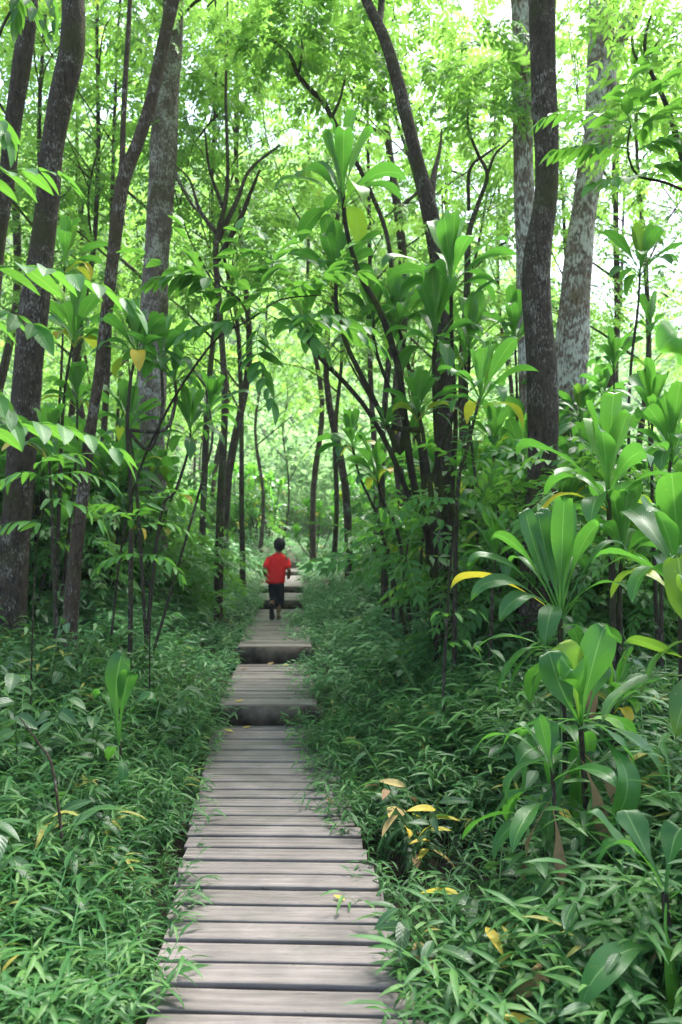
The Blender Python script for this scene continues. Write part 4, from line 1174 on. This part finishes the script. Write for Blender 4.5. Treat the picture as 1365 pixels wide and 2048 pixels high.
# mid-left wall of seedlings
sapling('seedling with long narrow light green leaves over the foot of the darkest trunk', 4.2, (60, 1350, 5.4), [[(70, 1150, .8), (90, 1000, .2), (80, 930, 0)]], [
    ((85, 960, 0), (140, 930, 0), (215, 960, 0), 6), ((80, 950, 0), (40, 930, 0), (-10, 970, 0), 6), ((88, 1000, 0), (140, 985, -.1), (200, 1040, -.1), 6), ((75, 930, 0), (100, 900, .1), (160, 910, .2), 6), ((90, 1050, 0), (40, 1030, -.1), (-20, 1060, -.1), 6)],
    .13, .62, 5, w=.24, r0_=.006)
sapling('seedling with light leaves between the thin bent trunk and the ground cover', 4.6, (300, 1330, 6.2), [[(300, 1200, 1.), (290, 1120, .3), (270, 1040, 0)]], [
    ((275, 1060, 0), (320, 1030, 0), (370, 1060, 0), 6), ((270, 1050, 0), (240, 1000, 0), (200, 1010, 0), 6), ((285, 1110, 0), (330, 1100, -.1), (360, 1150, -.1), 6), ((285, 1110, 0), (240, 1100, -.1), (200, 1130, -.1), 6), ((270, 1040, 0), (290, 1000, .1), (330, 980, .2), 6)],
    .10, .5, 6, w=.34, r0_=.006)
sapling('fern like seedling leaning on the leaning centre trunk with dark feathered leaves', 6.0, (880, 1290), [[(900, 1150, 0), (915, 1000, 0), (925, 930, 0)]], [
    ((925, 940, 0), (960, 900, 0), (1030, 930, 0), 7), ((920, 960, 0), (900, 900, 0), (860, 890, 0), 7), ((915, 1000, 0), (960, 990, -.1), (1000, 1040, -.1), 6), ((905, 1060, 0), (860, 1010, -.1), (830, 1050, -.1), 6), ((925, 920, 0), (920, 880, 0), (940, 840, .1), 7), ((920, 1000, 0), (880, 990, -.2), (850, 1000, -.2), 6)],
    .12, .38, 7, w=.38)
sapling('young plant with pale leaves beside the leaning trunk foot', 5.2, (885, 1390), [[(890, 1290, 0), (905, 1230, 0)]], [
    ((905, 1230, 0), (930, 1210, 0), (960, 1225, 0), 3), ((900, 1240, 0), (880, 1210, 0), (870, 1230, 0), 3), ((893, 1290, 0), (930, 1270, 0), (950, 1290, 0), 3)], .10, .6, 8, w=.36)


# broad-leaved shrubs
def shrub(label, loc, h, n, ll, seed, w=.42, mat='broad', tintm=.4, wide=.5, group=None, name='shrub', stems=5, yellow=0, lean=0.):
    r = np.random.default_rng(seed)
    t = thing(name, label, 'shrub', loc, group)
    T = leaf_t(7, w, .3, .25, .42, nu=5)
    mb = MB(); fb = MB(); yb = MB()
    for s in range(stems):
        a = r.uniform(0, 6.28); hh = h * r.uniform(.6, 1.05)
        tip = np.array([math.cos(a) * wide * hh + lean * hh, math.sin(a) * wide * hh, hh]); mid = tip * [.3, .3, .55]
        tube(mb, [np.zeros(3), mid, tip], [.006, .005, .003], sides=6, sub=4)
        k = n
        tt = np.linspace(.35, 1, k)
        C = (2 * tt * (1 - tt))[:, None] * mid + (tt * tt)[:, None] * tip
        aa = a + np.where(np.arange(k) % 2 == 0, 1, -1) * r.uniform(.5, 1.6, k); aa[-1] = a
        el = r.uniform(-.35, .5, k)
        D = np.stack([np.cos(aa) * np.cos(el), np.sin(aa) * np.cos(el), np.sin(el)], 1)
        Rm = frames(D, roll=r.normal(0, .3, k)); S = ll * r.uniform(.7, 1.15, k); tn = np.clip(r.normal(tintm - .17, .1, k), 0, 1)
        ye = r.random(k) < yellow
        fb.place(T, C[~ye], Rm[~ye], S[~ye], tint=tn[~ye])
        for q in np.where(ye)[0]:
            yb = MB(); yb.place(T, C[q:q + 1], Rm[q:q + 1], S[q:q + 1], tint=[r.uniform(0, .8)])
            obj('withered_leaf', yb.mesh('withered_leaf'), M['yellow'] if r.random() < .55 else M['brown'], t)
    obj('stem', mb.mesh('stem'), M['greenstem'], t)
    obj('foliage', fb.mesh('foliage'), M[mat], t)
    return t


def gp(px, py, d):
    p = U(px, py, d); p[2] = float(ground(p[0], p[1])) - .02
    return p


SH = [
    ('leafy plant hiding the foot of the three cupped ti leaves', 1165, 3.05, .66, 8, .15, .36, .04),
    ('leafy plant hiding the foot of the spear leaved young ti plant', 1095, 2.85, .52, 8, .14, .34, .06),
    ('leafy plant under the largest glossy ti plant', 1120, 3.9, .85, 9, .14, .38, .02),
    ('leafy plant in the lower right corner beside the turning yellow leaf', 1290, 2.3, .45, 8, .14, .34, .06),
    ('shrub with drooping broad grey green leaves at the left edge above the cover', 60, 3.4, .75, 6, .19, .36, 0),
    ('shrub with large matte leaves hanging low left of the little three leaf plant', 150, 3.9, .55, 6, .17, .36, 0),
    ('shrub with round leaves in front of the darkest trunk foot', 40, 4.6, .95, 8, .14, .5, 0),
    ('shrub with round leaves in front of the thin bent trunk foot', 190, 5.0, .9, 8, .13, .5, 0),
    ('shrub with spread leaves between the bent trunk and the big brown trunk', 300, 5.6, .8, 8, .12, .5, 0),
    ('leafy shrub at the left rim of the pale ground cover', 350, 7.0, .75, 8, .11, .5, 0),
    ('leafy shrub below the drooping yellow leaf left of the path', 390, 9.0, .8, 8, .12, .5, 0),
    ('patch plant with pointed oval leaves and a few yellowed ones right of the near boards', 905, 2.9, .50, 8, .15, .34, .08),
    ('patch plant with pointed oval leaves a step farther right of it', 990, 3.2, .52, 8, .15, .34, .1),
    ('plant with withered yellow and brown curled leaves at the lower right', 960, 2.35, .36, 7, .13, .26, .6),
    ('plant with yellow brown leaves among green ones in the middle of the right cover', 850, 4.1, .5, 8, .14, .32, .35),
    ('grey green plant with spotted leaves above the yellow brown one', 790, 4.7, .5, 8, .14, .36, .06),
    ('plant with dark oval leaves in the bottom right shade', 1200, 2.5, .42, 8, .13, .36, .06),
    ('plant with hanging pointed leaves under the drooping glossy ti leaves', 1190, 2.8, .58, 8, .14, .3, .0),
    ('tall weed with paired leaves at the far right, under the long yellow leaf', 1300, 3.5, .8, 9, .13, .32, .05),
    ('shrub with small star leaves at the foot of the mossy clump', 850, 6.3, .7, 8, .11, .44, 0),
    ('shrub with small star leaves right of the leaning trunk foot', 960, 6.6, .95, 9, .11, .44, 0),
    ('shrub of dark leaves under the bushy ti plants on the right', 1180, 5.2, .8, 8, .13, .4, 0),
    ('shrub of dark leaves at the right edge under the arching leaves', 1320, 4.6, .9, 8, .13, .4, .03),
    ('shrub with round leaves at the right rim of the middle ground cover', 730, 10.5, .7, 8, .12, .5, 0),
]
for k, (lab, px, d, h, n, ll, w, ye) in enumerate(SH):
    p = gp(px, 1300, d)
    shrub(lab, p, h, n, ll, 301 + k, w=w, tintm=.42 if k != 9 else .5, yellow=ye, stems=6 if k != 0 else 5, wide=.45)

SP = []
def put_shrub(k, loc, rz, s, lab, grp):
    if len(SP) <= k:
        t = shrub(lab, loc, (.62, .75, .68)[k], 8, (.13, .105, .12)[k], 401 + k, w=(.4, .52, .3)[k], tintm=.42, stems=8, wide=.6, group=grp)
        t['group'] = grp; SP.append(t); t.rotation_euler = (0, 0, rz); return
    copy_tree(SP[k], loc, rz, s, lab, grp)
r8 = np.random.default_rng(88)
for lab, grp, (x0, x1), (y0, y1), n in (('leafy seedling in the low undergrowth between the left trunks', 'seedlings between the left trunks', (-4.4, -1.95), (4.4, 9.5), 40),
                                        ('leafy seedling in the low undergrowth between the right trunks', 'seedlings between the right trunks', (1.2, 4.3), (4.8, 9.5), 34),
                                        ('leafy seedling rising from the near right ground cover', 'seedlings in the near right ground cover', (.75, 2.3), (2.4, 4.6), 26),
                                        ('leafy seedling in the near left ground cover', 'seedlings in the near left ground cover', (-2.4, -1.15), (2.4, 4.6), 12)):
    for q in range(n):
        y = y0 + (y1 - y0) * r8.random(); x = x0 + (x1 - x0) * r8.random()
        if q < 3 and 'between the left' in grp: put_shrub(q, (x, y, float(ground(x, y)) - .02), 0, 1, lab, grp)
        else: put_shrub(int(r8.integers(0, 3)), (x, y, float(ground(x, y)) - .02), r8.uniform(0, 6.28), r8.uniform(.7, 1.25) * (1 if y > 4.6 else .62), lab, grp)

# understory bushes filling the forest between the trunks: one kind, copied
def bush_proto(seed):
    r = np.random.default_rng(seed)
    t = thing('bush', 'bush', 'bush', (0, 0, -60))
    cs = [np.array([r.normal(0, .45), r.normal(0, .45), r.uniform(.2, 1.5)]) for _ in range(13)]
    sm = MB()
    for c in cs[:7]: tube(sm, [np.zeros(3), c * [.4, .4, .6], c], [.015, .01, .005], sides=5, sub=3)
    obj('stem', sm.mesh('stem'), M['stem_dark'], t)
    obj('foliage', crown_mesh(cs, [r.uniform(.35, .6) for _ in cs], 20, seed, size=(.6, 1.0), tintm=.3), M['pinnate'], t)
    return t


BP_ = [bush_proto(s) for s in (51, 52, 53)]
ub = set()
r6 = np.random.default_rng(66)
for lab, grp, (x0, x1), (y0, y1), n in (('dark leafy bush in the shade under the right ti plants', 'bushes under the right ti plants', (1.9, 4.8), (6.2, 11), 26), ('dark leafy bush in the shade between the left trunks', 'bushes between the left trunks', (-5.4, -2.3), (8.3, 12), 30)):
    for q in range(n):
        y = r6.uniform(y0, y1); x = r6.uniform(x0, x1)
        if x < 0: x = min(x, deck_cx(y) - 2.0)
        copy_tree(BP_[q % 3], (x, y, float(ground(x, y)) - .05), r6.uniform(0, 6.28), r6.uniform(.6, 1.15), lab, grp)
for side, n, lab in ((-1, 42, 'leafy bush filling the forest floor behind the left trunks'), (1, 44, 'leafy bush filling the forest floor behind the right trunks')):
    c = 0
    while c < n:
        y = r6.uniform(10, 32); x = side * r6.uniform(1.5, .5 * y + 1)
        if side < 0: x -= 1.6
        if abs(x - deck_cx(y)) < (2.7 if y < 18 else 1.6): continue
        i = int(r6.integers(0, 3)); loc = (x, y, float(ground(x, y)) - .05); s = r6.uniform(.7, 1.4)
        if i not in ub:
            ub.add(i); o = BP_[i]; o.location = loc; o.scale = (s, s, s); o['label'] = lab; o['group'] = 'bushes behind the trunks ' + ('left' if side < 0 else 'right')
        else:
            copy_tree(BP_[i], loc, r6.uniform(0, 6.28), s, lab, 'bushes behind the trunks ' + ('left' if side < 0 else 'right'))
        c += 1

# ------------------------------------------------------------------ far wood on the hillside (stuff)
def far_wood():
    r = np.random.default_rng(9)
    mb = MB()
    n = 760
    y = 33 + 110 * r.uniform(0, 1, n) ** 1.2
    y[:330] = r.uniform(31.5, 42, 330)
    x = r.uniform(-1, 1, n) * (.5 * y + 4)
    z = ground(x, y)
    T = leaf_t(3, .8, .1, .2)
    rad = r.uniform(1.6, 3.2, n) * (1 + (y - 33) / 90)
    rad[:330] *= .42
    P = []; D = []; S = []; TT = []
    for i in range(n):
        k = 280
        v = nrm(r.normal(0, 1, (k, 3))); v[:, 2] = np.abs(v[:, 2])
        rr = rad[i] * r.uniform(.6, 1.05, k)[:, None]
        P.append(np.array([x[i], y[i], z[i] + rad[i] * .5]) + v * rr * [1, 1, 1.2])
        D.append(v * .5 + r.normal(0, .6, (k, 3)))
        S.append(np.maximum(rad[i], 1.0) * r.uniform(.07, .15, k)); TT.append(np.clip(r.normal(.3, .1, k) + r.normal(0, .15), 0, 1))
    P = np.concatenate(P); D = np.concatenate(D); S = np.concatenate(S); TT = np.concatenate(TT)
    mb.place(T, P, frames(D, roll=r.uniform(-1, 1, len(P))), S, tint=TT)
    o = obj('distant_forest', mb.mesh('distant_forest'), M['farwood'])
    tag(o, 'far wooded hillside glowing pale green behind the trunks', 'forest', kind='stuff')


far_wood()

# ------------------------------------------------------------------ litter on the boards
def fallen(label, px, py, z, d, size, mat, az, name='fallen_leaf', w=.5):
    p = U(px, py, d); p[2] = z + .004
    mb = MB()
    T = leaf_t(6, w, -.12, .35, .45, nu=5)
    mb.place(T, np.zeros((1, 3)), frames(np.array([[math.cos(az), math.sin(az), .05]])), np.array([size]), tint=[.3])
    o = obj(name, mb.mesh(name), M[mat]); o.location = tuple(p)
    tag(o, label, 'fallen leaf')


fallen('small yellow brown leaf lying on the near boards right of centre', 690, 1790, 0, 3.38, .055, 'yellow', 2.6)
fallen('pale curled leaf on the boards at the foot of the first step, left', 468, 1460, 0, 6.3, .09, 'yellow', 2.9)
fallen('whitish leaf against the first step board', 486, 1454, 0, 6.42, .07, 'yellow', .4)
fallen('brown leaf at the left edge of the second section', 480, 1338, .16, 8.3, .09, 'brown', .2)
fallen('curled brown leaf under the second step board', 538, 1326, .16, 8.6, .12, 'brown', 1.2)
fallen('small pale leaf under the second step board, right', 568, 1329, .16, 8.55, .06, 'yellow', .6)
fallen('yellow leaf scrap on the nose of the first step', 470, 1402, .16, 6.66, .08, 'yellow', .1)
fallen('brown leaf caught at the right edge of the near boards', 665, 1600, 0, 4.6, .07, 'brown', 2.)

# dead stick standing in the cover on the left
b = gp(150, 1650, 3.4)
t = thing('dead_stick', 'thin bare dead stick leaning in the ground cover on the left', 'stick', b)
mb = MB(); tube(mb, [np.zeros(3), U(110, 1560, 3.5) - b, U(80, 1490, 3.6) - b, U(40, 1435, 3.7) - b], [.007, .006, .005, .003], sides=6, sub=4, rough=.2)
obj('stick', mb.mesh('stick'), M['bark_mid'], t)

# ------------------------------------------------------------------ the running boy
def flat(name, c, rough=.7, c2=None, scale=60, bump=.1):
    return plainmat(name, c, c2 or tuple(v * 1.25 for v in c), scale, rough, bump, 4, dist=.003)


M['skin'] = flat('skin', (.17, .075, .042), .5, (.23, .105, .06), 30, .05)
M['shirt'] = flat('red_cotton', (.85, .018, .020), .85, (.92, .030, .030), 40, .1)
M['shorts'] = flat('black_cloth', (.008, .009, .014), .8)
M['hair'] = flat('black_hair', (.006, .005, .005), .45, (.014, .011, .010), 140, .6)
M['sole'] = flat('sandal_sole', (.025, .022, .022), .7)
M['eye'] = flat('eye', (.02, .015, .012), .2)


def capsules(name, items, voxel, mat, parent, smooth=6, extra=None, noise_amp=0.):
    """union of tapered limbs -> one continuous surface"""
    import bmesh
    bm = bmesh.new()
    from mathutils import Matrix
    def sphere(p, r):
        p = Vector(p)
        if isinstance(r, (tuple, list)): sc_ = Matrix.Diagonal((r[0], r[1], r[2], 1))
        else: sc_ = Matrix.Diagonal((r, r, r, 1))
        bmesh.ops.create_icosphere(bm, subdivisions=2, radius=1, matrix=Matrix.Translation(p) @ sc_)
    for it in items:
        if it[0] == 'ball': sphere(it[1], it[2]); continue
        _, pts = it
        for (a, ra), (b_, rb) in zip(pts, pts[1:]):
            a = Vector(a); b_ = Vector(b_)
            m = max(2, int((b_ - a).length / (.35 * min(min(ra) if isinstance(ra, tuple) else ra, min(rb) if isinstance(rb, tuple) else rb))))
            for i in range(m + 1):
                f = i / m
                if isinstance(ra, tuple): rr = tuple(x * (1 - f) + y * f for x, y in zip(ra, rb))
                else: rr = ra * (1 - f) + rb * f
                sphere(a.lerp(b_, f), rr)
    me = bpy.data.meshes.new(name); bm.to_mesh(me); bm.free()
    o = bpy.data.objects.new(name, me); COL.objects.link(o)
    mo = o.modifiers.new('r', 'REMESH'); mo.mode = 'VOXEL'; mo.voxel_size = voxel; mo.use_smooth_shade = True
    if smooth:
        s = o.modifiers.new('s', 'SMOOTH'); s.iterations = smooth; s.factor = .6
    dg = bpy.context.evaluated_depsgraph_get()
    me2 = bpy.data.meshes.new_from_object(o.evaluated_get(dg)); me2.name = name
    o.modifiers.clear(); o.data = me2
    if noise_amp:
        for v in me2.vertices:
            n_ = mnoise.noise(Vector((v.co.x * 14, v.co.y * 14, v.co.z * 7))) + .6 * mnoise.noise(v.co * 30)
            v.co += v.normal * n_ * noise_amp
    for p in me2.polygons: p.use_smooth = True
    me2.materials.clear(); me2.materials.append(mat)
    o.parent = parent
    return o


def build_boy():
    bx_, by_ = -0.915, 11.75
    zd = .34
    t = thing('person', 'boy in a red t-shirt and black shorts running away up the boardwalk', 'person', (bx_, by_, zd))
    k = 11.75 / F
    def p(px, py, dy=0.):  # photo px at the boy's distance -> local
        w = U(px, py, 11.75)
        return (w[0] - bx_, dy, w[2] - zd)
    # joints (facing +Y, away from the camera)
    pel = p(553, 1166); chest = p(555, 1128, .05); neck = p(557, 1106, .08); head = p(558.6, 1090, .10)
    Ls, Rs = p(538, 1117, .06), p(573, 1118, .06)
    Le, Re = p(529, 1140, -.05), p(579, 1141, -.04)
    Lh, Rh = p(531, 1152, .12), p(577, 1156, .12)
    Lhip, Rhip = p(547, 1170), p(559, 1170)
    Lk, Rk = p(548, 1200, .03), p(560, 1202, .06)      # left thigh down, shank swung back
    La, Ra = p(544, 1208, -.20), p(557, 1228, -.01)
    items = [('limb', [(pel, (.105, .08, .08)), (p(554, 1148, .02), (.095, .07, .07)), (chest, (.120, .08, .08)), (p(556, 1114, .06), (.085, .06, .045))]),
             ('limb', [(p(556.5, 1110, .06), .05), (neck, .042), (p(558, 1098, .09), .042)]),
             ('ball', head, (.080, .094, .102)), ('ball', (head[0], head[1] + .035, head[2] - .045), (.054, .058, .05)),
             ('ball', (head[0], head[1] + .092, head[2] - .02), (.012, .016, .016)),
             ('ball', (head[0], head[1] + .083, head[2] - .055), (.022, .010, .009)),
             ('ball', (head[0] - .076, head[1] + .005, head[2] - .012), (.010, .018, .026)), ('ball', (head[0] + .076, head[1] + .005, head[2] - .012), (.010, .018, .026))]
    for S_, E_, H_ in ((Ls, Le, Lh), (Rs, Re, Rh)):
        items.append(('limb', [(S_, .040), (E_, .029), (tuple(np.array(E_) * .4 + np.array(H_) * .6), .026), (H_, .018)]))
        # palm and fingers loosely curled, pointing forward
        H_ = np.array(H_); s = 1 if S_ is Rs else -1
        palm = H_ + np.array([0, .04, .0])
        items.append(('limb', [(tuple(H_), .017), (tuple(palm), .019)])); items.append(('ball', tuple(palm + [0, .008, 0]), (.012, .026, .028)))
        for q, ln in enumerate((.034, .040, .037, .028)):
            r0 = palm + np.array([0, .028, .020 - .0135 * q])
            items.append(('limb', [(tuple(r0), .0066), (tuple(r0 + [-s * .008, ln * .55, -.002]), .0062), (tuple(r0 + [-s * .026, ln * .62, -.006]), .0056), (tuple(r0 + [-s * .032, ln * .25, -.008]), .005)]))
        items.append(('limb', [(tuple(palm + [-s * .008, -.004, .022]), .008), (tuple(palm + [-s * .022, .018, .030]), .0068), (tuple(palm + [-s * .028, .036, .026]), .006)]))
    items += [('limb', [(Lhip, .070), (Lk, .046), (tuple(np.array(Lk) * .6 + np.array(La) * .4), .046), (La, .026)]),
              ('limb', [(Rhip, .070), (Rk, .046), (tuple(np.array(Rk) * .62 + np.array(Ra) * .38 + [0, -.015, 0]), .046), (Ra, .025)])]
    # feet: right flat on the boards, left hanging with the sole toward us
    Rt = (Ra[0] + .005, Ra[1] + .11, .035); Rheel = (Ra[0], Ra[1] - .03, .045)
    items += [('limb', [(Ra, .025), (Rheel, .026), (tuple(np.array(Rheel) * .5 + np.array(Rt) * .5), .027), (Rt, .024)])]
    for q in range(5): items.append(('limb', [((Rt[0] + .018 - .009 * q, Rt[1], .030), .009), ((Rt[0] + .021 - .0105 * q, Rt[1] + .034 - .004 * q, .026), .008)]))
    Lheel = np.array(p(546, 1207, -.235)); Ltoe = np.array(p(547, 1229, -.17))
    items += [('limb', [(La, .026), (tuple(Lheel), .026), (tuple((Lheel + Ltoe) / 2), .027), (tuple(Ltoe), .024)])]
    for q in range(5): items.append(('limb', [(tuple(Ltoe + [.018 - .009 * q, .01, 0]), .009), (tuple(Ltoe + [.021 - .0105 * q, .015, -.030 + .004 * q]), .008)]))
    body = capsules('body', items, .0048, M['skin'], t, smooth=3)
    for s in (-1, 1):
        e = capsules('eye', [('ball', (head[0] + s * .029, head[1] + .083, head[2] - .002), (.011, .007, .007))], .0025, M['eye'], body, smooth=0)
    # hair cap
    capsules('hair', [('ball', (head[0], head[1] - .012, head[2] + .018), (.092, .102, .098)), ('ball', (head[0], head[1] - .035, head[2] - .02), (.084, .076, .082)), ('ball', (head[0], head[1] - .045, head[2] - .055), (.050, .04, .045))], .006, M['hair'], t, smooth=4, noise_amp=.0025)
    # t-shirt: torso + sleeves, hem hanging loose
    hem = p(551, 1163, 0)
    sh = [('limb', [(hem, (.148, .105, .055)), (p(552, 1152, .01), (.148, .105, .07)), (p(554, 1135, .04), (.145, .10, .08)), (chest, (.150, .098, .075)), (p(556, 1117, .06), (.135, .082, .05)), (p(556.5, 1111, .065), (.095, .062, .035)), (p(556.5, 1107, .07), (.055, .052, .022))])]
    for S_, E_ in ((Ls, Le), (Rs, Re)):
        S2 = np.array(S_); E2 = np.array(E_)
        sh.append(('limb', [(tuple(S2 * .5 + np.array(chest) * .5 + [0, 0, .03]), .055), (tuple(S2 + [0, 0, -.012]), .044), (tuple(S2 * .34 + E2 * .66), .047)]))
    capsules('t_shirt', sh, .006, M['shirt'], t, smooth=10, noise_amp=.006)
    so = [('ball', (pel[0], pel[1], pel[2] - .01), (.12, .09, .09)),
          ('limb', [(Lhip, .080), (tuple(np.array(Lk) * .95 + np.array(Lhip) * .05), .064), (tuple(np.array(Lk) * .62 + np.array(La) * .38), .058)]),
          ('limb', [(Rhip, .080), (tuple(np.array(Rk)), .066), (tuple(np.array(Rk) * .62 + np.array(Ra) * .38), .060)])]
    capsules('shorts', so, .007, M['shorts'], t, smooth=4, noise_amp=.005)
    # sandals
    mid = (np.array(Rheel) + np.array(Rt)) / 2
    capsules('sandal', [('limb', [((Rheel[0], Rheel[1] - .005, .011), (.033, .033, .010)), ((mid[0], mid[1], .011), (.034, .033, .010)), ((Rt[0], Rt[1] + .012, .011), (.041, .036, .010))])], .004, M['sole'], t, smooth=2)
    n_ = np.array([0, -.030, -.004])
    a0, a1, a2 = Lheel + n_, (Lheel + Ltoe) / 2 + n_, Ltoe + n_ + [0, 0, -.02]
    capsules('sandal', [('limb', [(tuple(a0), (.034, .010, .034)), (tuple(a1), (.035, .010, .034)), (tuple(a2), (.043, .010, .040))])], .004, M['sole'], t, smooth=2)
    return t


build_boy()

# ------------------------------------------------------------------ air
mb = MB()
X0, X1, Y0, Y1, Z0, Z1 = -230, 270, -32, 402, -2.0, 135
mb.add([(X0, Y0, Z0), (X1, Y0, Z0), (X1, Y1, Z0), (X0, Y1, Z0), (X0, Y0, Z1), (X1, Y0, Z1), (X1, Y1, Z1), (X0, Y1, Z1)], [(0, 3, 2, 1), (4, 5, 6, 7), (0, 1, 5, 4), (1, 2, 6, 5), (2, 3, 7, 6), (3, 0, 4, 7)], [(0, 0, 0)] * 8)
hz, hn, ho = newmat('haze')
pv = hn.nodes.new('ShaderNodeVolumePrincipled'); pv.inputs['Color'].default_value = (.93, .96, 1, 1); pv.inputs['Density'].default_value = .0008
hn.links.new(pv.outputs[0], ho.inputs['Volume'])
tag(obj('haze', mb.mesh('haze', False), hz), kind='stuff')

# ------------------------------------------------------------------ light
SUN_EL, SUN_AZ = R_(60), R_(34)     # azimuth measured from +Y toward +X: behind the scene, slightly right
w = bpy.data.worlds.new('World'); scene.world = w; w.use_nodes = True
nt = w.node_tree; nt.nodes.clear()
sky = nt.nodes.new('ShaderNodeTexSky'); sky.sky_type = 'NISHITA'; sky.sun_disc = False
sky.sun_elevation = SUN_EL; sky.sun_rotation = SUN_AZ; sky.air_density = 1.0; sky.dust_density = 3.0; sky.ozone_density = 1.0
bg = nt.nodes.new('ShaderNodeBackground'); bg.inputs[1].default_value = .115
wo = nt.nodes.new('ShaderNodeOutputWorld')
nt.links.new(sky.outputs[0], bg.inputs[0]); nt.links.new(bg.outputs[0], wo.inputs[0])
sl = bpy.data.lights.new('sun', 'SUN'); sl.energy = 4.2; sl.angle = R_(20); sl.color = (1, .98, .93)
so = bpy.data.objects.new('sun', sl); COL.objects.link(so)
dirv = Vector((math.sin(SUN_AZ) * math.cos(SUN_EL), math.cos(SUN_AZ) * math.cos(SUN_EL), math.sin(SUN_EL)))
so.rotation_euler = dirv.to_track_quat('Z', 'Y').to_euler()
so.location = (5, 10, 30)

vs = scene.view_settings
vs.view_transform = 'Standard'; vs.look = 'None'; vs.gamma = 1; vs.exposure = 2.6
scene.cycles.max_bounces = 12
scene.cycles.diffuse_bounces = 8
scene.cycles.transparent_max_bounces = 4
scene.cycles.use_denoising = True
